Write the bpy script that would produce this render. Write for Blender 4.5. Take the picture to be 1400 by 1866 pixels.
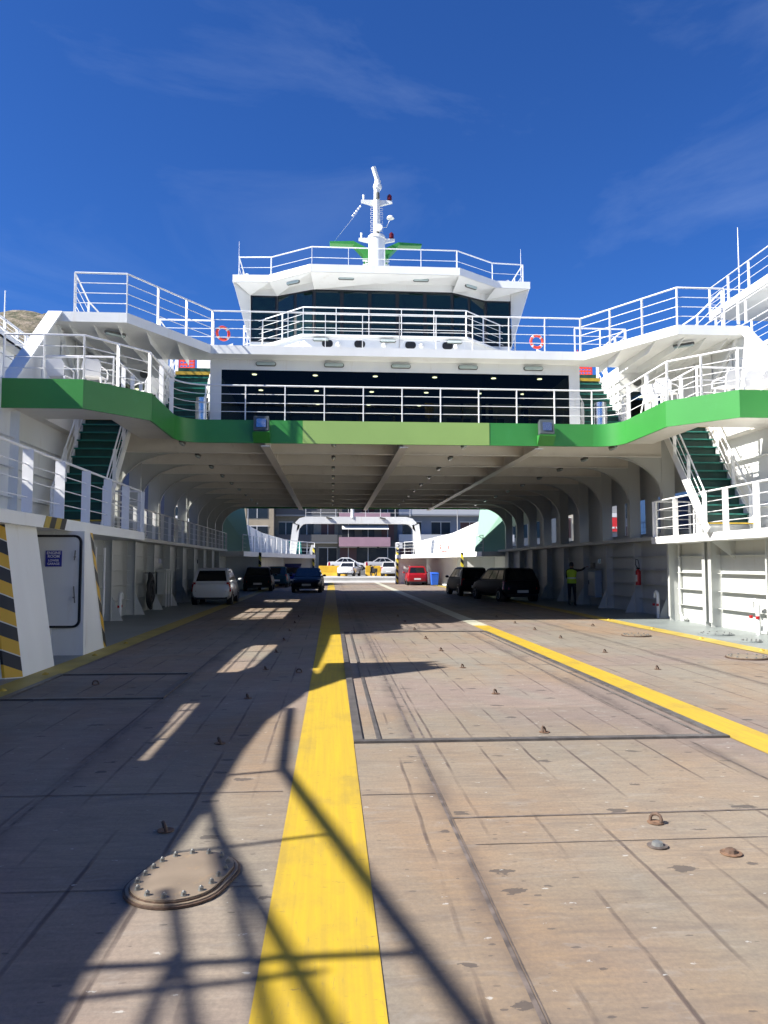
import bpy, bmesh, math, random
from mathutils import Vector, Matrix, noise
R = math.radians
random.seed(7)
for o in list(bpy.data.objects): bpy.data.objects.remove(o)
sc = bpy.context.scene
COL = sc.collection
# ------------------------------------------------------------------ camera, sky, sun
cam = bpy.data.cameras.new("camera"); camo = bpy.data.objects.new("camera", cam); COL.objects.link(camo)
camo.location = (-1.95, 0, 1.65)
camo.rotation_euler = (R(90+3.88), 0, R(-3.88))
cam.sensor_fit = 'VERTICAL'; cam.sensor_height = 36; cam.lens = 36*1400/1866
cam.clip_start = .05; cam.clip_end = 5000
sc.camera = camo
SUN_EL, SUN_BACK = 42.0, 15.0           # the sun stands to the left, a little behind the camera
sd = Vector((-math.cos(R(SUN_EL))*math.cos(R(SUN_BACK)), -math.cos(R(SUN_EL))*math.sin(R(SUN_BACK)), math.sin(R(SUN_EL))))
w = bpy.data.worlds.new("World"); sc.world = w; w.use_nodes = True
nt = w.node_tree; N = nt.nodes; N.clear()
out = N.new('ShaderNodeOutputWorld'); bg = N.new('ShaderNodeBackground'); sky = N.new('ShaderNodeTexSky')
sky.sky_type = 'NISHITA'; sky.sun_disc = False; sky.sun_elevation = R(SUN_EL)
sky.sun_rotation = math.atan2(sd.x, sd.y)
sky.altitude = 0; sky.air_density = 1.0; sky.dust_density = 0.2; sky.ozone_density = 5.0
bg.inputs[1].default_value = .050
tint = N.new('ShaderNodeMix'); tint.data_type = 'RGBA'; tint.blend_type = 'MULTIPLY'; tint.inputs[0].default_value = 1
tint.inputs[7].default_value = (.31, .64, 1.19, 1)
nt.links.new(sky.outputs[0], tint.inputs[6])
# thin wisps of cloud, fixed in the sky by direction
tc = N.new('ShaderNodeTexCoord'); mp = N.new('ShaderNodeMapping'); mp.inputs[3].default_value = (1.2, 1.2, 3.6); mp.inputs[2].default_value = (0, .30, 0); mp.inputs[1].default_value = (.9, .2, .62)
nz = N.new('ShaderNodeTexNoise'); nz.inputs['Scale'].default_value = 1.7; nz.inputs['Detail'].default_value = 7; nz.inputs['Roughness'].default_value = .62; nz.inputs['Distortion'].default_value = .5
rp = N.new('ShaderNodeValToRGB'); rp.color_ramp.elements[0].position = .53; rp.color_ramp.elements[0].color = (0, 0, 0, 1); rp.color_ramp.elements[1].position = .92; rp.color_ramp.elements[1].color = (.17, .17, .17, 1)
cm = N.new('ShaderNodeMix'); cm.data_type = 'RGBA'; cm.inputs[7].default_value = (6, 7.4, 9.5, 1)
nt.links.new(tc.outputs['Generated'], mp.inputs[0]); nt.links.new(mp.outputs[0], nz.inputs[0]); nt.links.new(nz.outputs[0], rp.inputs[0])
nt.links.new(rp.outputs[0], cm.inputs[0]); nt.links.new(tint.outputs[2], cm.inputs[6]); nt.links.new(cm.outputs[2], bg.inputs[0]); nt.links.new(bg.outputs[0], out.inputs[0])
sun = bpy.data.lights.new("sun", 'SUN'); sun.energy = 5.0; sun.angle = R(.42); sun.color = (1, .955, .88)
suno = bpy.data.objects.new("sun", sun); COL.objects.link(suno); suno.rotation_euler = sd.to_track_quat('Z', 'Y').to_euler()
sc.view_settings.view_transform = 'Standard'; sc.view_settings.look = 'None'; sc.view_settings.exposure = 1.3; sc.view_settings.gamma = 1

# ------------------------------------------------------------------ materials
MATS = {}
def newmat(name):
    m = bpy.data.materials.new(name); m.use_nodes = True; return m, m.node_tree, m.node_tree.nodes['Principled BSDF']
def simple(name, col, rough=.5, metal=0, var=.0, scale=3.0, dirt=None, dirt_amt=.0, bump=0, spec=.5, streak=False, coat=0):
    if name in MATS: return MATS[name]
    m, t, b = newmat(name)
    b.inputs['Roughness'].default_value = rough; b.inputs['Metallic'].default_value = metal
    b.inputs['Specular IOR Level'].default_value = spec; b.inputs['Coat Weight'].default_value = coat
    c = (*col, 1)
    if var or dirt:
        tcn = t.nodes.new('ShaderNodeTexCoord'); n = t.nodes.new('ShaderNodeTexNoise'); n.inputs['Scale'].default_value = scale; n.inputs['Detail'].default_value = 6
        src = tcn.outputs['Object']
        if streak:
            mpn = t.nodes.new('ShaderNodeMapping'); mpn.inputs[3].default_value = (1, 1, .18); t.links.new(src, mpn.inputs[0]); src = mpn.outputs[0]
        t.links.new(src, n.inputs[0])
        mx = t.nodes.new('ShaderNodeMix'); mx.data_type = 'RGBA'
        mx.inputs[6].default_value = (*[min(1, v*(1+var)) for v in col], 1); mx.inputs[7].default_value = (*[v*(1-var) for v in col], 1)
        mr = t.nodes.new('ShaderNodeMapRange'); mr.inputs[1].default_value = .35; mr.inputs[2].default_value = .65
        t.links.new(n.outputs[0], mr.inputs[0]); t.links.new(mr.outputs[0], mx.inputs[0]); last = mx.outputs[2]
        if dirt:
            n2 = t.nodes.new('ShaderNodeTexNoise'); n2.inputs['Scale'].default_value = scale*2.3; n2.inputs['Detail'].default_value = 8; n2.inputs['Roughness'].default_value = .7
            t.links.new(src, n2.inputs[0]); mr2 = t.nodes.new('ShaderNodeMapRange'); mr2.inputs[1].default_value = .58; mr2.inputs[2].default_value = .75; mr2.inputs[4].default_value = dirt_amt
            mx2 = t.nodes.new('ShaderNodeMix'); mx2.data_type = 'RGBA'; mx2.inputs[7].default_value = (*dirt, 1)
            t.links.new(n2.outputs[0], mr2.inputs[0]); t.links.new(mr2.outputs[0], mx2.inputs[0]); t.links.new(last, mx2.inputs[6]); last = mx2.outputs[2]
        t.links.new(last, b.inputs['Base Color'])
        if bump:
            bp = t.nodes.new('ShaderNodeBump'); bp.inputs['Strength'].default_value = bump; bp.inputs['Distance'].default_value = .02
            t.links.new(n.outputs[0], bp.inputs['Height']); t.links.new(bp.outputs[0], b.inputs['Normal'])
    else: b.inputs['Base Color'].default_value = c
    MATS[name] = m; return m
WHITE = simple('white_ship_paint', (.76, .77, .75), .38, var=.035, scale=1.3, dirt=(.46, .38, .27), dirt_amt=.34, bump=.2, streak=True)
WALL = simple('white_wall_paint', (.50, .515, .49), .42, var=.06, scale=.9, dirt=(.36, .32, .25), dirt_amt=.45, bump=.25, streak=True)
CEIL = simple('ceiling_paint', (.74, .71, .64), .5, var=.08, scale=.7, dirt=(.33, .29, .23), dirt_amt=.4, bump=.15)
RAILM = simple('white_rail_paint', (.80, .80, .79), .35)
GREEN = simple('green_band_paint', (.040, .235, .045), .38, var=.04, scale=1.1, dirt=(.06, .30, .09), dirt_amt=.3)
LIME = simple('lime_board_paint', (.27, .42, .12), .45, var=.03, scale=1.5)
TREAD = simple('green_tread', (.006, .060, .042), .5, var=.2, scale=5)
TREADE = simple('green_tread_edge', (.01, .16, .12), .4)
YEL = simple('yellow_paint', (.435, .29, .024), .55, var=.10, scale=2.2, dirt=(.24, .18, .08), dirt_amt=.55)
def yellowmat():
    m, t, b = newmat('brushed_yellow_paint'); b.inputs['Roughness'].default_value = .6; b.inputs['Specular IOR Level'].default_value = .25; L = t.links
    tcn = t.nodes.new('ShaderNodeTexCoord')
    def noi(sx, sy, sc_, det=6, ro=.6):
        mp_ = t.nodes.new('ShaderNodeMapping'); mp_.inputs[3].default_value = (sx, sy, 1); L.new(tcn.outputs['Object'], mp_.inputs[0]); n = t.nodes.new('ShaderNodeTexNoise'); n.inputs['Scale'].default_value = sc_; n.inputs['Detail'].default_value = det; n.inputs['Roughness'].default_value = ro; L.new(mp_.outputs[0], n.inputs[0]); return n.outputs[0]
    def mixc(f, a, bb, lo, hi, amt):
        mr = t.nodes.new('ShaderNodeMapRange'); mr.inputs[1].default_value = lo; mr.inputs[2].default_value = hi; mr.inputs[4].default_value = amt; L.new(f, mr.inputs[0]); n = t.nodes.new('ShaderNodeMix'); n.data_type = 'RGBA'; L.new(mr.outputs[0], n.inputs[0])
        for i, v in ((6, a), (7, bb)):
            if isinstance(v, tuple): n.inputs[i].default_value = (*v, 1)
            else: L.new(v, n.inputs[i])
        return n.outputs[2]
    c_ = mixc(noi(30, .5, 1), (.43, .295, .022), (.36, .245, .03), .35, .65, 1.0)
    c_ = mixc(noi(1, .6, 2.4, 8, .7), c_, (.20, .145, .05), .50, .72, .55)
    c_ = mixc(noi(1.5, 6, 5, 7, .75), c_, (.10, .08, .055), .62, .66, .65)
    c_ = mixc(noi(9, 1.2, 6, 5, .7), c_, (.16, .13, .07), .60, .70, .5)
    L.new(c_, b.inputs['Base Color']); return m
YELB = yellowmat()
PALEL = simple('pale_lane_paint', (.40, .39, .30), .6, var=.15, scale=3, dirt=(.16, .14, .11), dirt_amt=.6)  # paler tone for the far stretch of the right lane line
YELW = simple('worn_yellow_paint', (.38, .28, .05), .55, var=.15, scale=1.5, dirt=(.30, .24, .15), dirt_amt=.7)
GREYD = simple('grey_deck_paint', (.19, .215, .21), .4, var=.12, scale=.8, dirt=(.13, .13, .12), dirt_amt=.6, bump=.1)
BLACK = simple('black_paint', (.012, .012, .013), .45)
DARK = simple('dark_interior', (.01, .011, .012), .6)
RUBBER = simple('rubber', (.018, .018, .018), .8)
STEEL = simple('stainless_steel', (.62, .64, .66), .22, metal=1)
GALV = simple('galvanised_bolt', (.20, .205, .20), .45, metal=.5)
RUST = simple('rusty_steel', (.075, .045, .03), .75, var=.35, scale=30, dirt=(.17, .075, .03), dirt_amt=.8)
TRIM = simple('dark_hatch_trim', (.075, .068, .066), .45, var=.3, scale=6, dirt=(.24, .21, .20), dirt_amt=.5)
SEAM = simple('deck_seam', (.10, .08, .07), .7, var=.4, scale=9)
LAMPG = simple('lamp_diffuser', (.42, .50, .47), .25)
LAMPB = simple('lamp_body', (.10, .10, .09), .5)
ORANGE = simple('life_orange', (.75, .06, .03), .5)
NET = simple('orange_net', (.80, .06, .025), .7)
REDL = simple('dark_red_lens', (.10, .006, .01), .25)
PLASTIC = simple('white_plastic', (.80, .80, .80), .4)
BLUE = simple('blue_plastic', (.02, .12, .62), .45)
REDP = simple('red_paint', (.42, .015, .02), .4)
TEAL = simple('teal_paint', (.03, .28, .24), .45)
HOSE = simple('black_hose', (.02, .02, .022), .5)
SIGNB = simple('sign_blue', (.025, .03, .30), .4)
SIGNW = simple('sign_white', (.8, .8, .8), .5)
CONC = simple('concrete_wall', (.10, .10, .095), .85, var=.15, scale=.5, dirt=(.09, .09, .085), dirt_amt=.5, streak=True)  # darkened so the block's front reads as shaded though the sun reaches it
ASPH = simple('quay_concrete', (.36, .355, .34), .85, var=.12, scale=.5, dirt=(.2, .19, .18), dirt_amt=.5)
PINK = simple('pink_balcony', (.36, .22, .26), .75, var=.06, scale=1)
BEIGE = simple('beige_render', (.36, .30, .21), .85, var=.1, scale=.8)
PALE = simple('pale_blue_render', (.22, .25, .30), .85, var=.08, scale=.8)  # tone lowered to put shade into the house fronts
AWN = simple('awning_white', (.66, .65, .62), .8)
def glassmat(name, tint, mixf, rough=.04):
    m, t, b = newmat(name)
    for n in list(t.nodes): t.nodes.remove(n)
    o = t.nodes.new('ShaderNodeOutputMaterial'); tr = t.nodes.new('ShaderNodeBsdfTransparent'); tr.inputs[0].default_value = (*tint, 1)
    gl = t.nodes.new('ShaderNodeBsdfGlossy'); gl.inputs['Roughness'].default_value = rough; gl.inputs[0].default_value = (.8, .85, .8, 1)
    fr = t.nodes.new('ShaderNodeFresnel'); fr.inputs[0].default_value = 1.28; mx = t.nodes.new('ShaderNodeMixShader')
    ad = t.nodes.new('ShaderNodeMath'); ad.operation = 'ADD'; ad.inputs[1].default_value = mixf
    t.links.new(fr.outputs[0], ad.inputs[0]); t.links.new(ad.outputs[0], mx.inputs[0]); t.links.new(tr.outputs[0], mx.inputs[1]); t.links.new(gl.outputs[0], mx.inputs[2]); t.links.new(mx.outputs[0], o.inputs[0])
    return m
GLASS = glassmat('tinted_glass', (.36, .40, .37), .0)
def emit(name, col, s):
    m, t, b = newmat(name); b.inputs['Base Color'].default_value = (*col, 1); b.inputs['Emission Color'].default_value = (*col, 1); b.inputs['Emission Strength'].default_value = s; return m
DOWNL = emit('lit_downlight', (1, .86, .6), 5.0)

def hazard(name, period=.42, k=(0, -.55, 1), yel=(.62, .36, .015), blk=(.012, .012, .012)):
    m, t, b = newmat(name); b.inputs['Roughness'].default_value = .42
    tcn = t.nodes.new('ShaderNodeTexCoord'); dp = t.nodes.new('ShaderNodeVectorMath'); dp.operation = 'DOT_PRODUCT'; dp.inputs[1].default_value = k
    dv = t.nodes.new('ShaderNodeMath'); dv.operation = 'DIVIDE'; dv.inputs[1].default_value = period
    fr = t.nodes.new('ShaderNodeMath'); fr.operation = 'FRACT'; rr = t.nodes.new('ShaderNodeValToRGB'); rr.color_ramp.interpolation = 'CONSTANT'
    rr.color_ramp.elements[0].color = (*blk, 1); rr.color_ramp.elements[1].position = .48; rr.color_ramp.elements[1].color = (.6, .58, .5, 1)
    e = rr.color_ramp.elements.new(.52); e.color = (*yel, 1)
    t.links.new(tcn.outputs['Object'], dp.inputs[0]); t.links.new(dp.outputs['Value'], dv.inputs[0]); t.links.new(dv.outputs[0], fr.inputs[0]); t.links.new(fr.outputs[0], rr.inputs[0]); t.links.new(rr.outputs[0], b.inputs['Base Color'])
    return m
HAZ = hazard('hazard_stripes', .43, (.1, .75, 1)); HAZF = hazard('hazard_stripes_far', .55, (1, 0, 1), (.75, .62, .05))

def deckmat():
    m, t, b = newmat('worn_brown_deck_paint'); L = t.links; NN = t.nodes.new
    tcn = NN('ShaderNodeTexCoord'); sep = NN('ShaderNodeSeparateXYZ'); L.new(tcn.outputs['Object'], sep.inputs[0])
    def math_(op, a, bb=None, c=None):
        n = NN('ShaderNodeMath'); n.operation = op
        for i, v in enumerate((a, bb, c)):
            if v is None: continue
            if isinstance(v, (int, float)): n.inputs[i].default_value = v
            else: L.new(v, n.inputs[i])
        return n.outputs[0]
    def mapr(v, a, bb, c=0, d=1):
        n = NN('ShaderNodeMapRange'); n.inputs[1].default_value = a; n.inputs[2].default_value = bb; n.inputs[3].default_value = c; n.inputs[4].default_value = d; L.new(v, n.inputs[0]); return n.outputs[0]
    def noi(scale, sx, sy, det=5, rough=.55, dist=0, off=0):
        mp_ = NN('ShaderNodeMapping'); mp_.inputs[3].default_value = (sx, sy, 1); mp_.inputs[1].default_value = (off, off*.7, 0); L.new(tcn.outputs['Object'], mp_.inputs[0])
        n = NN('ShaderNodeTexNoise'); n.inputs['Scale'].default_value = scale; n.inputs['Detail'].default_value = det; n.inputs['Roughness'].default_value = rough; n.inputs['Distortion'].default_value = dist
        L.new(mp_.outputs[0], n.inputs[0]); return n.outputs[0]
    def mix(f, a, c, mode='MIX'):
        n = NN('ShaderNodeMix'); n.data_type = 'RGBA'; n.blend_type = mode
        if isinstance(f, float): n.inputs[0].default_value = f
        else: L.new(f, n.inputs[0])
        for i, v in ((6, a), (7, c)):
            if isinstance(v, tuple): n.inputs[i].default_value = (*v, 1)
            else: L.new(v, n.inputs[i])
        return n.outputs[2]
    # broad areas: orange-tan, pinkish, grey-beige
    col = mix(mapr(noi(.42, 1, .45, 5, .55, .6), .40, .60), (.262, .186, .118), (.236, .208, .160))
    col = mix(mapr(noi(.33, 1, .8, 4, .5, .3, 9), .47, .62), col, (.225, .176, .148))
    col = mix(mapr(noi(.6, 1.3, .6, 6, .6, .8, 31), .52, .72, 0, .8), col, (.225, .216, .180))
    # plates: every plate a slightly different tone
    br = NN('ShaderNodeTexBrick'); br.offset = .0; br.inputs['Color1'].default_value = (.90, .90, .90, 1); br.inputs['Color2'].default_value = (1.10, 1.08, 1.07, 1); br.inputs['Mortar'].default_value = (.91, .90, .89, 1)
    br.inputs['Scale'].default_value = 1; br.inputs['Mortar Size'].default_value = .006; br.inputs['Mortar Smooth'].default_value = .4; br.inputs['Brick Width'].default_value = 1.52; br.inputs['Row Height'].default_value = 2.35
    mpb = NN('ShaderNodeMapping'); mpb.inputs[1].default_value = (.28, .55, 0); L.new(tcn.outputs['Object'], mpb.inputs[0]); L.new(mpb.outputs[0], br.inputs[0])
    col = mix(1.0, col, br.outputs[0], 'MULTIPLY')
    # fine brushed streaks across the ship
    col = mix(mapr(noi(26, .10, 1, 4, .65), .35, .65, 0, .34), col, (.13, .11, .10))
    col = mix(mapr(noi(45, 1, .8, 4, .75), .35, .72, 0, .42), col, (.085, .075, .07))
    col = mix(mapr(noi(5, .35, 1.4, 7, .72, 1.2, 77), .48, .70, 0, .45), col, (.10, .085, .078))
    col = mix(mapr(noi(7, .5, 1.2, 6, .7, .5, 99), .55, .72, 0, .35), col, (.27, .255, .23))
    # longitudinal weld marks every 38 cm, broken by noise
    fx = math_('ABSOLUTE', math_('SUBTRACT', math_('FRACT', math_('ADD', math_('DIVIDE', math_('ADD', sep.outputs[0], math_('MULTIPLY', math_('SUBTRACT', noi(1.4, 1, 1, 2), .5), .03)), .38), .11+100)), .5))
    ln = mapr(fx, .015, .045, 1, 0)
    ln = math_('MULTIPLY', ln, mapr(noi(.9, 2.2, .8, 5, .6, 0, 17), .43, .60, 0, .85))
    col = mix(ln, col, (.07, .052, .047))
    for xs_ in (-1.18, 1.40, 4.02, -3.98):
        sm = math_('MULTIPLY', mapr(math_('ABSOLUTE', math_('ADD', math_('SUBTRACT', sep.outputs[0], xs_), math_('MULTIPLY', math_('SUBTRACT', noi(3, 1, .5, 4, .6, 0, xs_*3), .5), .22))), .0, .13, 1, 0), mapr(noi(1.6, 1, .7, 5, .65, 0, xs_*7+2), .35, .62, 0, .62))
        col = mix(sm, col, (.065, .052, .05))
    # transverse weld marks
    fy = math_('ABSOLUTE', math_('SUBTRACT', math_('FRACT', math_('ADD', math_('DIVIDE', sep.outputs[1], .59), 100)), .5))
    lt = math_('MULTIPLY', mapr(fy, .004, .018, 1, 0), mapr(noi(.8, .5, 2.4, 4, .6, 0, 23), .52, .70, 0, .4))
    col = mix(lt, col, (.08, .062, .055))
    # damp spots, elongated across
    vo = NN('ShaderNodeTexVoronoi'); vo.voronoi_dimensions = '2D'; vo.inputs['Scale'].default_value = 1.15; mpv = NN('ShaderNodeMapping'); mpv.inputs[3].default_value = (1, 1.7, 1); L.new(tcn.outputs['Object'], mpv.inputs[0]); L.new(mpv.outputs[0], vo.inputs[0])
    dd = math_('ADD', vo.outputs['Distance'], math_('MULTIPLY', math_('SUBTRACT', noi(14, .8, 1.6, 4, .6), .5), .22))
    thr = math_('MULTIPLY', NN_sep(t, L, vo.outputs['Color']), .085)
    sp = math_('MULTIPLY', math_('LESS_THAN', dd, thr), .72)
    col = mix(sp, col, (.055, .048, .047))
    vo2 = NN('ShaderNodeTexVoronoi'); vo2.voronoi_dimensions = '2D'; vo2.inputs['Scale'].default_value = 3.4; mp2 = NN('ShaderNodeMapping'); mp2.inputs[3].default_value = (1, 2.2, 1); mp2.inputs[1].default_value = (5.3, 2.2, 0); L.new(tcn.outputs['Object'], mp2.inputs[0]); L.new(mp2.outputs[0], vo2.inputs[0])
    d2 = math_('ADD', vo2.outputs['Distance'], math_('MULTIPLY', math_('SUBTRACT', noi(18, 1, 2, 3, .6, 0, 3), .5), .16))
    s2 = math_('MULTIPLY', math_('LESS_THAN', d2, math_('MULTIPLY', NN_sep(t, L, vo2.outputs['Color']), .07)), math_('MULTIPLY', mapr(noi(.7, 1, 1, 3, .5, 0, 40), .44, .52), .65))
    col = mix(s2, col, (.06, .052, .05))
    # pale chips and chalk drips
    vo3 = NN('ShaderNodeTexVoronoi'); vo3.voronoi_dimensions = '2D'; vo3.inputs['Scale'].default_value = 2.1; mp3 = NN('ShaderNodeMapping'); mp3.inputs[3].default_value = (1, 2, 1); mp3.inputs[1].default_value = (1.7, 8, 0); L.new(tcn.outputs['Object'], mp3.inputs[0]); L.new(mp3.outputs[0], vo3.inputs[0])
    d3 = math_('ADD', vo3.outputs['Distance'], math_('MULTIPLY', math_('SUBTRACT', noi(30, 1, 1.6, 4, .7, 0, 13), .5), .25))
    s3 = math_('MULTIPLY', math_('LESS_THAN', d3, math_('MULTIPLY', NN_sep(t, L, vo3.outputs['Color']), .028)), .6)
    col = mix(s3, col, (.42, .42, .40))
    L.new(col, b.inputs['Base Color']); b.inputs['Specular IOR Level'].default_value = .22
    L.new(mapr(noi(1.2, 1, 1, 5, .6, 0, 50), .35, .7, .60, .85), b.inputs['Roughness'])
    bp = NN('ShaderNodeBump'); bp.inputs['Strength'].default_value = .5; bp.inputs['Distance'].default_value = .012
    hh = math_('ADD', math_('ADD', noi(2.0, 1, .5, 3), math_('MULTIPLY', noi(30, 1, 1, 4, .7), .25)), math_('MULTIPLY', ln, .6)); L.new(hh, bp.inputs['Height']); L.new(bp.outputs[0], b.inputs['Normal'])
    return m
def NN_sep(t, L, sock):
    s = t.nodes.new('ShaderNodeSeparateColor'); L.new(sock, s.inputs[0]); return s.outputs[0]
DECK = deckmat(); FLANGE = simple('bounce_lit_flange', (.80, .78, .72), .45)  # flanges lighter than the beams, bounced light put into their colour

# ------------------------------------------------------------------ mesh helpers
class MB:
    def __init__(s): s.v = []; s.f = []; s.mi = []; s.m = 0
    def add(s, vs, fs):
        k = len(s.v); s.v += [tuple(v) for v in vs]; s.f += [tuple(i+k for i in f) for f in fs]; s.mi += [s.m]*len(fs); return s
    def hexa(s, p): return s.add(p, [(0, 3, 2, 1), (4, 5, 6, 7), (0, 1, 5, 4), (1, 2, 6, 5), (2, 3, 7, 6), (3, 0, 4, 7)])
    def box(s, x0, x1, y0, y1, z0, z1): return s.hexa([(x0, y0, z0), (x1, y0, z0), (x1, y1, z0), (x0, y1, z0), (x0, y0, z1), (x1, y0, z1), (x1, y1, z1), (x0, y1, z1)])
    def cb(s, c, sx, sy, sz): return s.box(c[0]-sx/2, c[0]+sx/2, c[1]-sy/2, c[1]+sy/2, c[2]-sz/2, c[2]+sz/2)
    def prism(s, pts, vec):
        n = len(pts); v = Vector(vec); a = [Vector(p) for p in pts]; b = [p+v for p in a]
        return s.add(a+b, [tuple(range(n))[::-1], tuple(range(n, 2*n))]+[(i, (i+1) % n, n+(i+1) % n, n+i) for i in range(n)])
    def sheet(s, pts): return s.add(pts, [tuple(range(len(pts)))])
    def bar(s, p, q, wd, h, up=(0, 0, 1)):
        p = Vector(p); q = Vector(q); d = (q-p)
        if d.length < 1e-6: return s
        d.normalize(); u = Vector(up)
        if abs(d.dot(u)) > .99: u = Vector((0, 1, 0))
        a = d.cross(u).normalized()*wd/2; b = a.cross(d).normalized()*h/2
        return s.hexa([p-a-b, p+a-b, q+a-b, q-a-b, p-a+b, p+a+b, q+a+b, q-a+b])
    def cyl(s, p, q, r0, r1=None, n=12, caps=True):
        r1 = r0 if r1 is None else r1; p = Vector(p); q = Vector(q); d = (q-p).normalized(); u = Vector((0, 0, 1)) if abs(d.z) < .9 else Vector((1, 0, 0))
        a = d.cross(u).normalized(); b = d.cross(a); vs = []
        for c, r in ((p, r0), (q, r1)):
            for i in range(n): t = 2*math.pi*i/n; vs.append(c+a*math.cos(t)*r+b*math.sin(t)*r)
        fs = [(i, (i+1) % n, n+(i+1) % n, n+i) for i in range(n)]
        if caps: fs += [tuple(range(n))[::-1], tuple(range(n, 2*n))]
        return s.add(vs, fs)
    def tube(s, path, r, n=8, closed=False):
        P = [Vector(p) for p in path]; m = len(P); rings = []; prev = None
        for i in range(m):
            if closed: d = (P[(i+1) % m]-P[i-1])
            else: d = P[min(i+1, m-1)]-P[max(i-1, 0)]
            d.normalize()
            if prev is None: u = Vector((0, 0, 1)) if abs(d.z) < .9 else Vector((1, 0, 0)); a = d.cross(u).normalized()
            else: a = (prev-d*prev.dot(d)).normalized()
            prev = a; b = d.cross(a); rings.append([P[i]+a*math.cos(2*math.pi*k/n)*r+b*math.sin(2*math.pi*k/n)*r for k in range(n)])
        vs = [v for rg in rings for v in rg]; fs = []
        for i in range(m if closed else m-1):
            j = (i+1) % m
            for k in range(n): fs.append((i*n+k, i*n+(k+1) % n, j*n+(k+1) % n, j*n+k))
        if not closed: fs += [tuple(range(n))[::-1], tuple(range((m-1)*n, m*n))]
        return s.add(vs, fs)
    def loft(s, rings, caps=True, closed=True):
        n = len(rings[0]); vs = [v for rg in rings for v in rg]; fs = []
        for i in range(len(rings)-1):
            for k in range(n if closed else n-1): fs.append((i*n+k, i*n+(k+1) % n, (i+1)*n+(k+1) % n, (i+1)*n+k))
        if caps: fs += [tuple(range(n))[::-1], tuple(range((len(rings)-1)*n, len(rings)*n))]
        return s.add(vs, fs)
    def ball(s, c, r, n=10, sz=1): 
        rings = []
        for i in range(1, n//2+1):
            t = math.pi*i/(n//2+1); rings.append([(c[0]+r*math.sin(t)*math.cos(2*math.pi*k/n), c[1]+r*math.sin(t)*math.sin(2*math.pi*k/n), c[2]-r*sz*math.cos(t)) for k in range(n)])
        return s.loft(rings)
    def build(s, name, mat, parent=None, smooth=None, bevel=0, label=None, org=None):
        me = bpy.data.meshes.new(name); vs = s.v
        if org is not None: vs = [(v[0]-org[0], v[1]-org[1], v[2]-org[2]) for v in vs]
        me.from_pydata(vs, [], s.f)
        mats = mat if isinstance(mat, (list, tuple)) else [mat]
        for m_ in mats: me.materials.append(m_)
        if len(mats) > 1: me.polygons.foreach_set('material_index', s.mi)
        bm = bmesh.new(); bm.from_mesh(me); bmesh.ops.recalc_face_normals(bm, faces=bm.faces); bm.to_mesh(me); bm.free()
        if smooth:
            me.polygons.foreach_set('use_smooth', [True]*len(me.polygons)); me.set_sharp_from_angle(angle=R(smooth))
        o = bpy.data.objects.new(name, me); COL.objects.link(o)
        if org is not None: o.location = org
        if parent is not None: o.parent = parent
        if bevel:
            bv = o.modifiers.new('bevel', 'BEVEL'); bv.width = bevel; bv.segments = 2; bv.limit_method = 'ANGLE'; bv.angle_limit = R(35)
        if label: o['label'] = label
        return o
def tag(o, label=None, cat=None, group=None, kind=None):
    if label: o['label'] = label
    if cat: o['category'] = cat
    if group: o['group'] = group
    if kind: o['kind'] = kind
    return o
def thing(name, label, cat, loc=(0, 0, 0), rz=0, group=None):
    o = bpy.data.objects.new(name, None); COL.objects.link(o); o.location = loc; o.rotation_euler = (0, 0, rz); o.empty_display_size = .3
    return tag(o, label, cat, group)
def dup(root, loc, rz, label, rx=None):
    r = root.copy(); COL.objects.link(r); r.location = loc; r.rotation_euler = (0, 0, rz) if rx is None else (rx, 0, rz); r['label'] = label
    for ch in list(root.children):
        c = ch.copy(); COL.objects.link(c); c.parent = r
        for g in list(ch.children):
            d = g.copy(); COL.objects.link(d); d.parent = c
    return r
def text_part(name, body, size, loc, rot, mat, parent, ext=.002):
    cu = bpy.data.curves.new(name, 'FONT'); cu.body = body; cu.size = size; cu.align_x = 'CENTER'; cu.align_y = 'CENTER'; cu.extrude = ext; cu.offset = size*.02
    o = bpy.data.objects.new(name, cu); COL.objects.link(o); dg = bpy.context.evaluated_depsgraph_get(); me = bpy.data.meshes.new_from_object(o.evaluated_get(dg))
    bpy.data.objects.remove(o); q = bpy.data.objects.new(name, me); me.materials.clear(); me.materials.append(mat); COL.objects.link(q); q.location = loc; q.rotation_euler = rot; q.parent = parent; return q
ORD = ['first', 'second', 'third', 'fourth', 'fifth', 'sixth', 'seventh', 'eighth', 'ninth', 'tenth', 'eleventh', 'twelfth']

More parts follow.
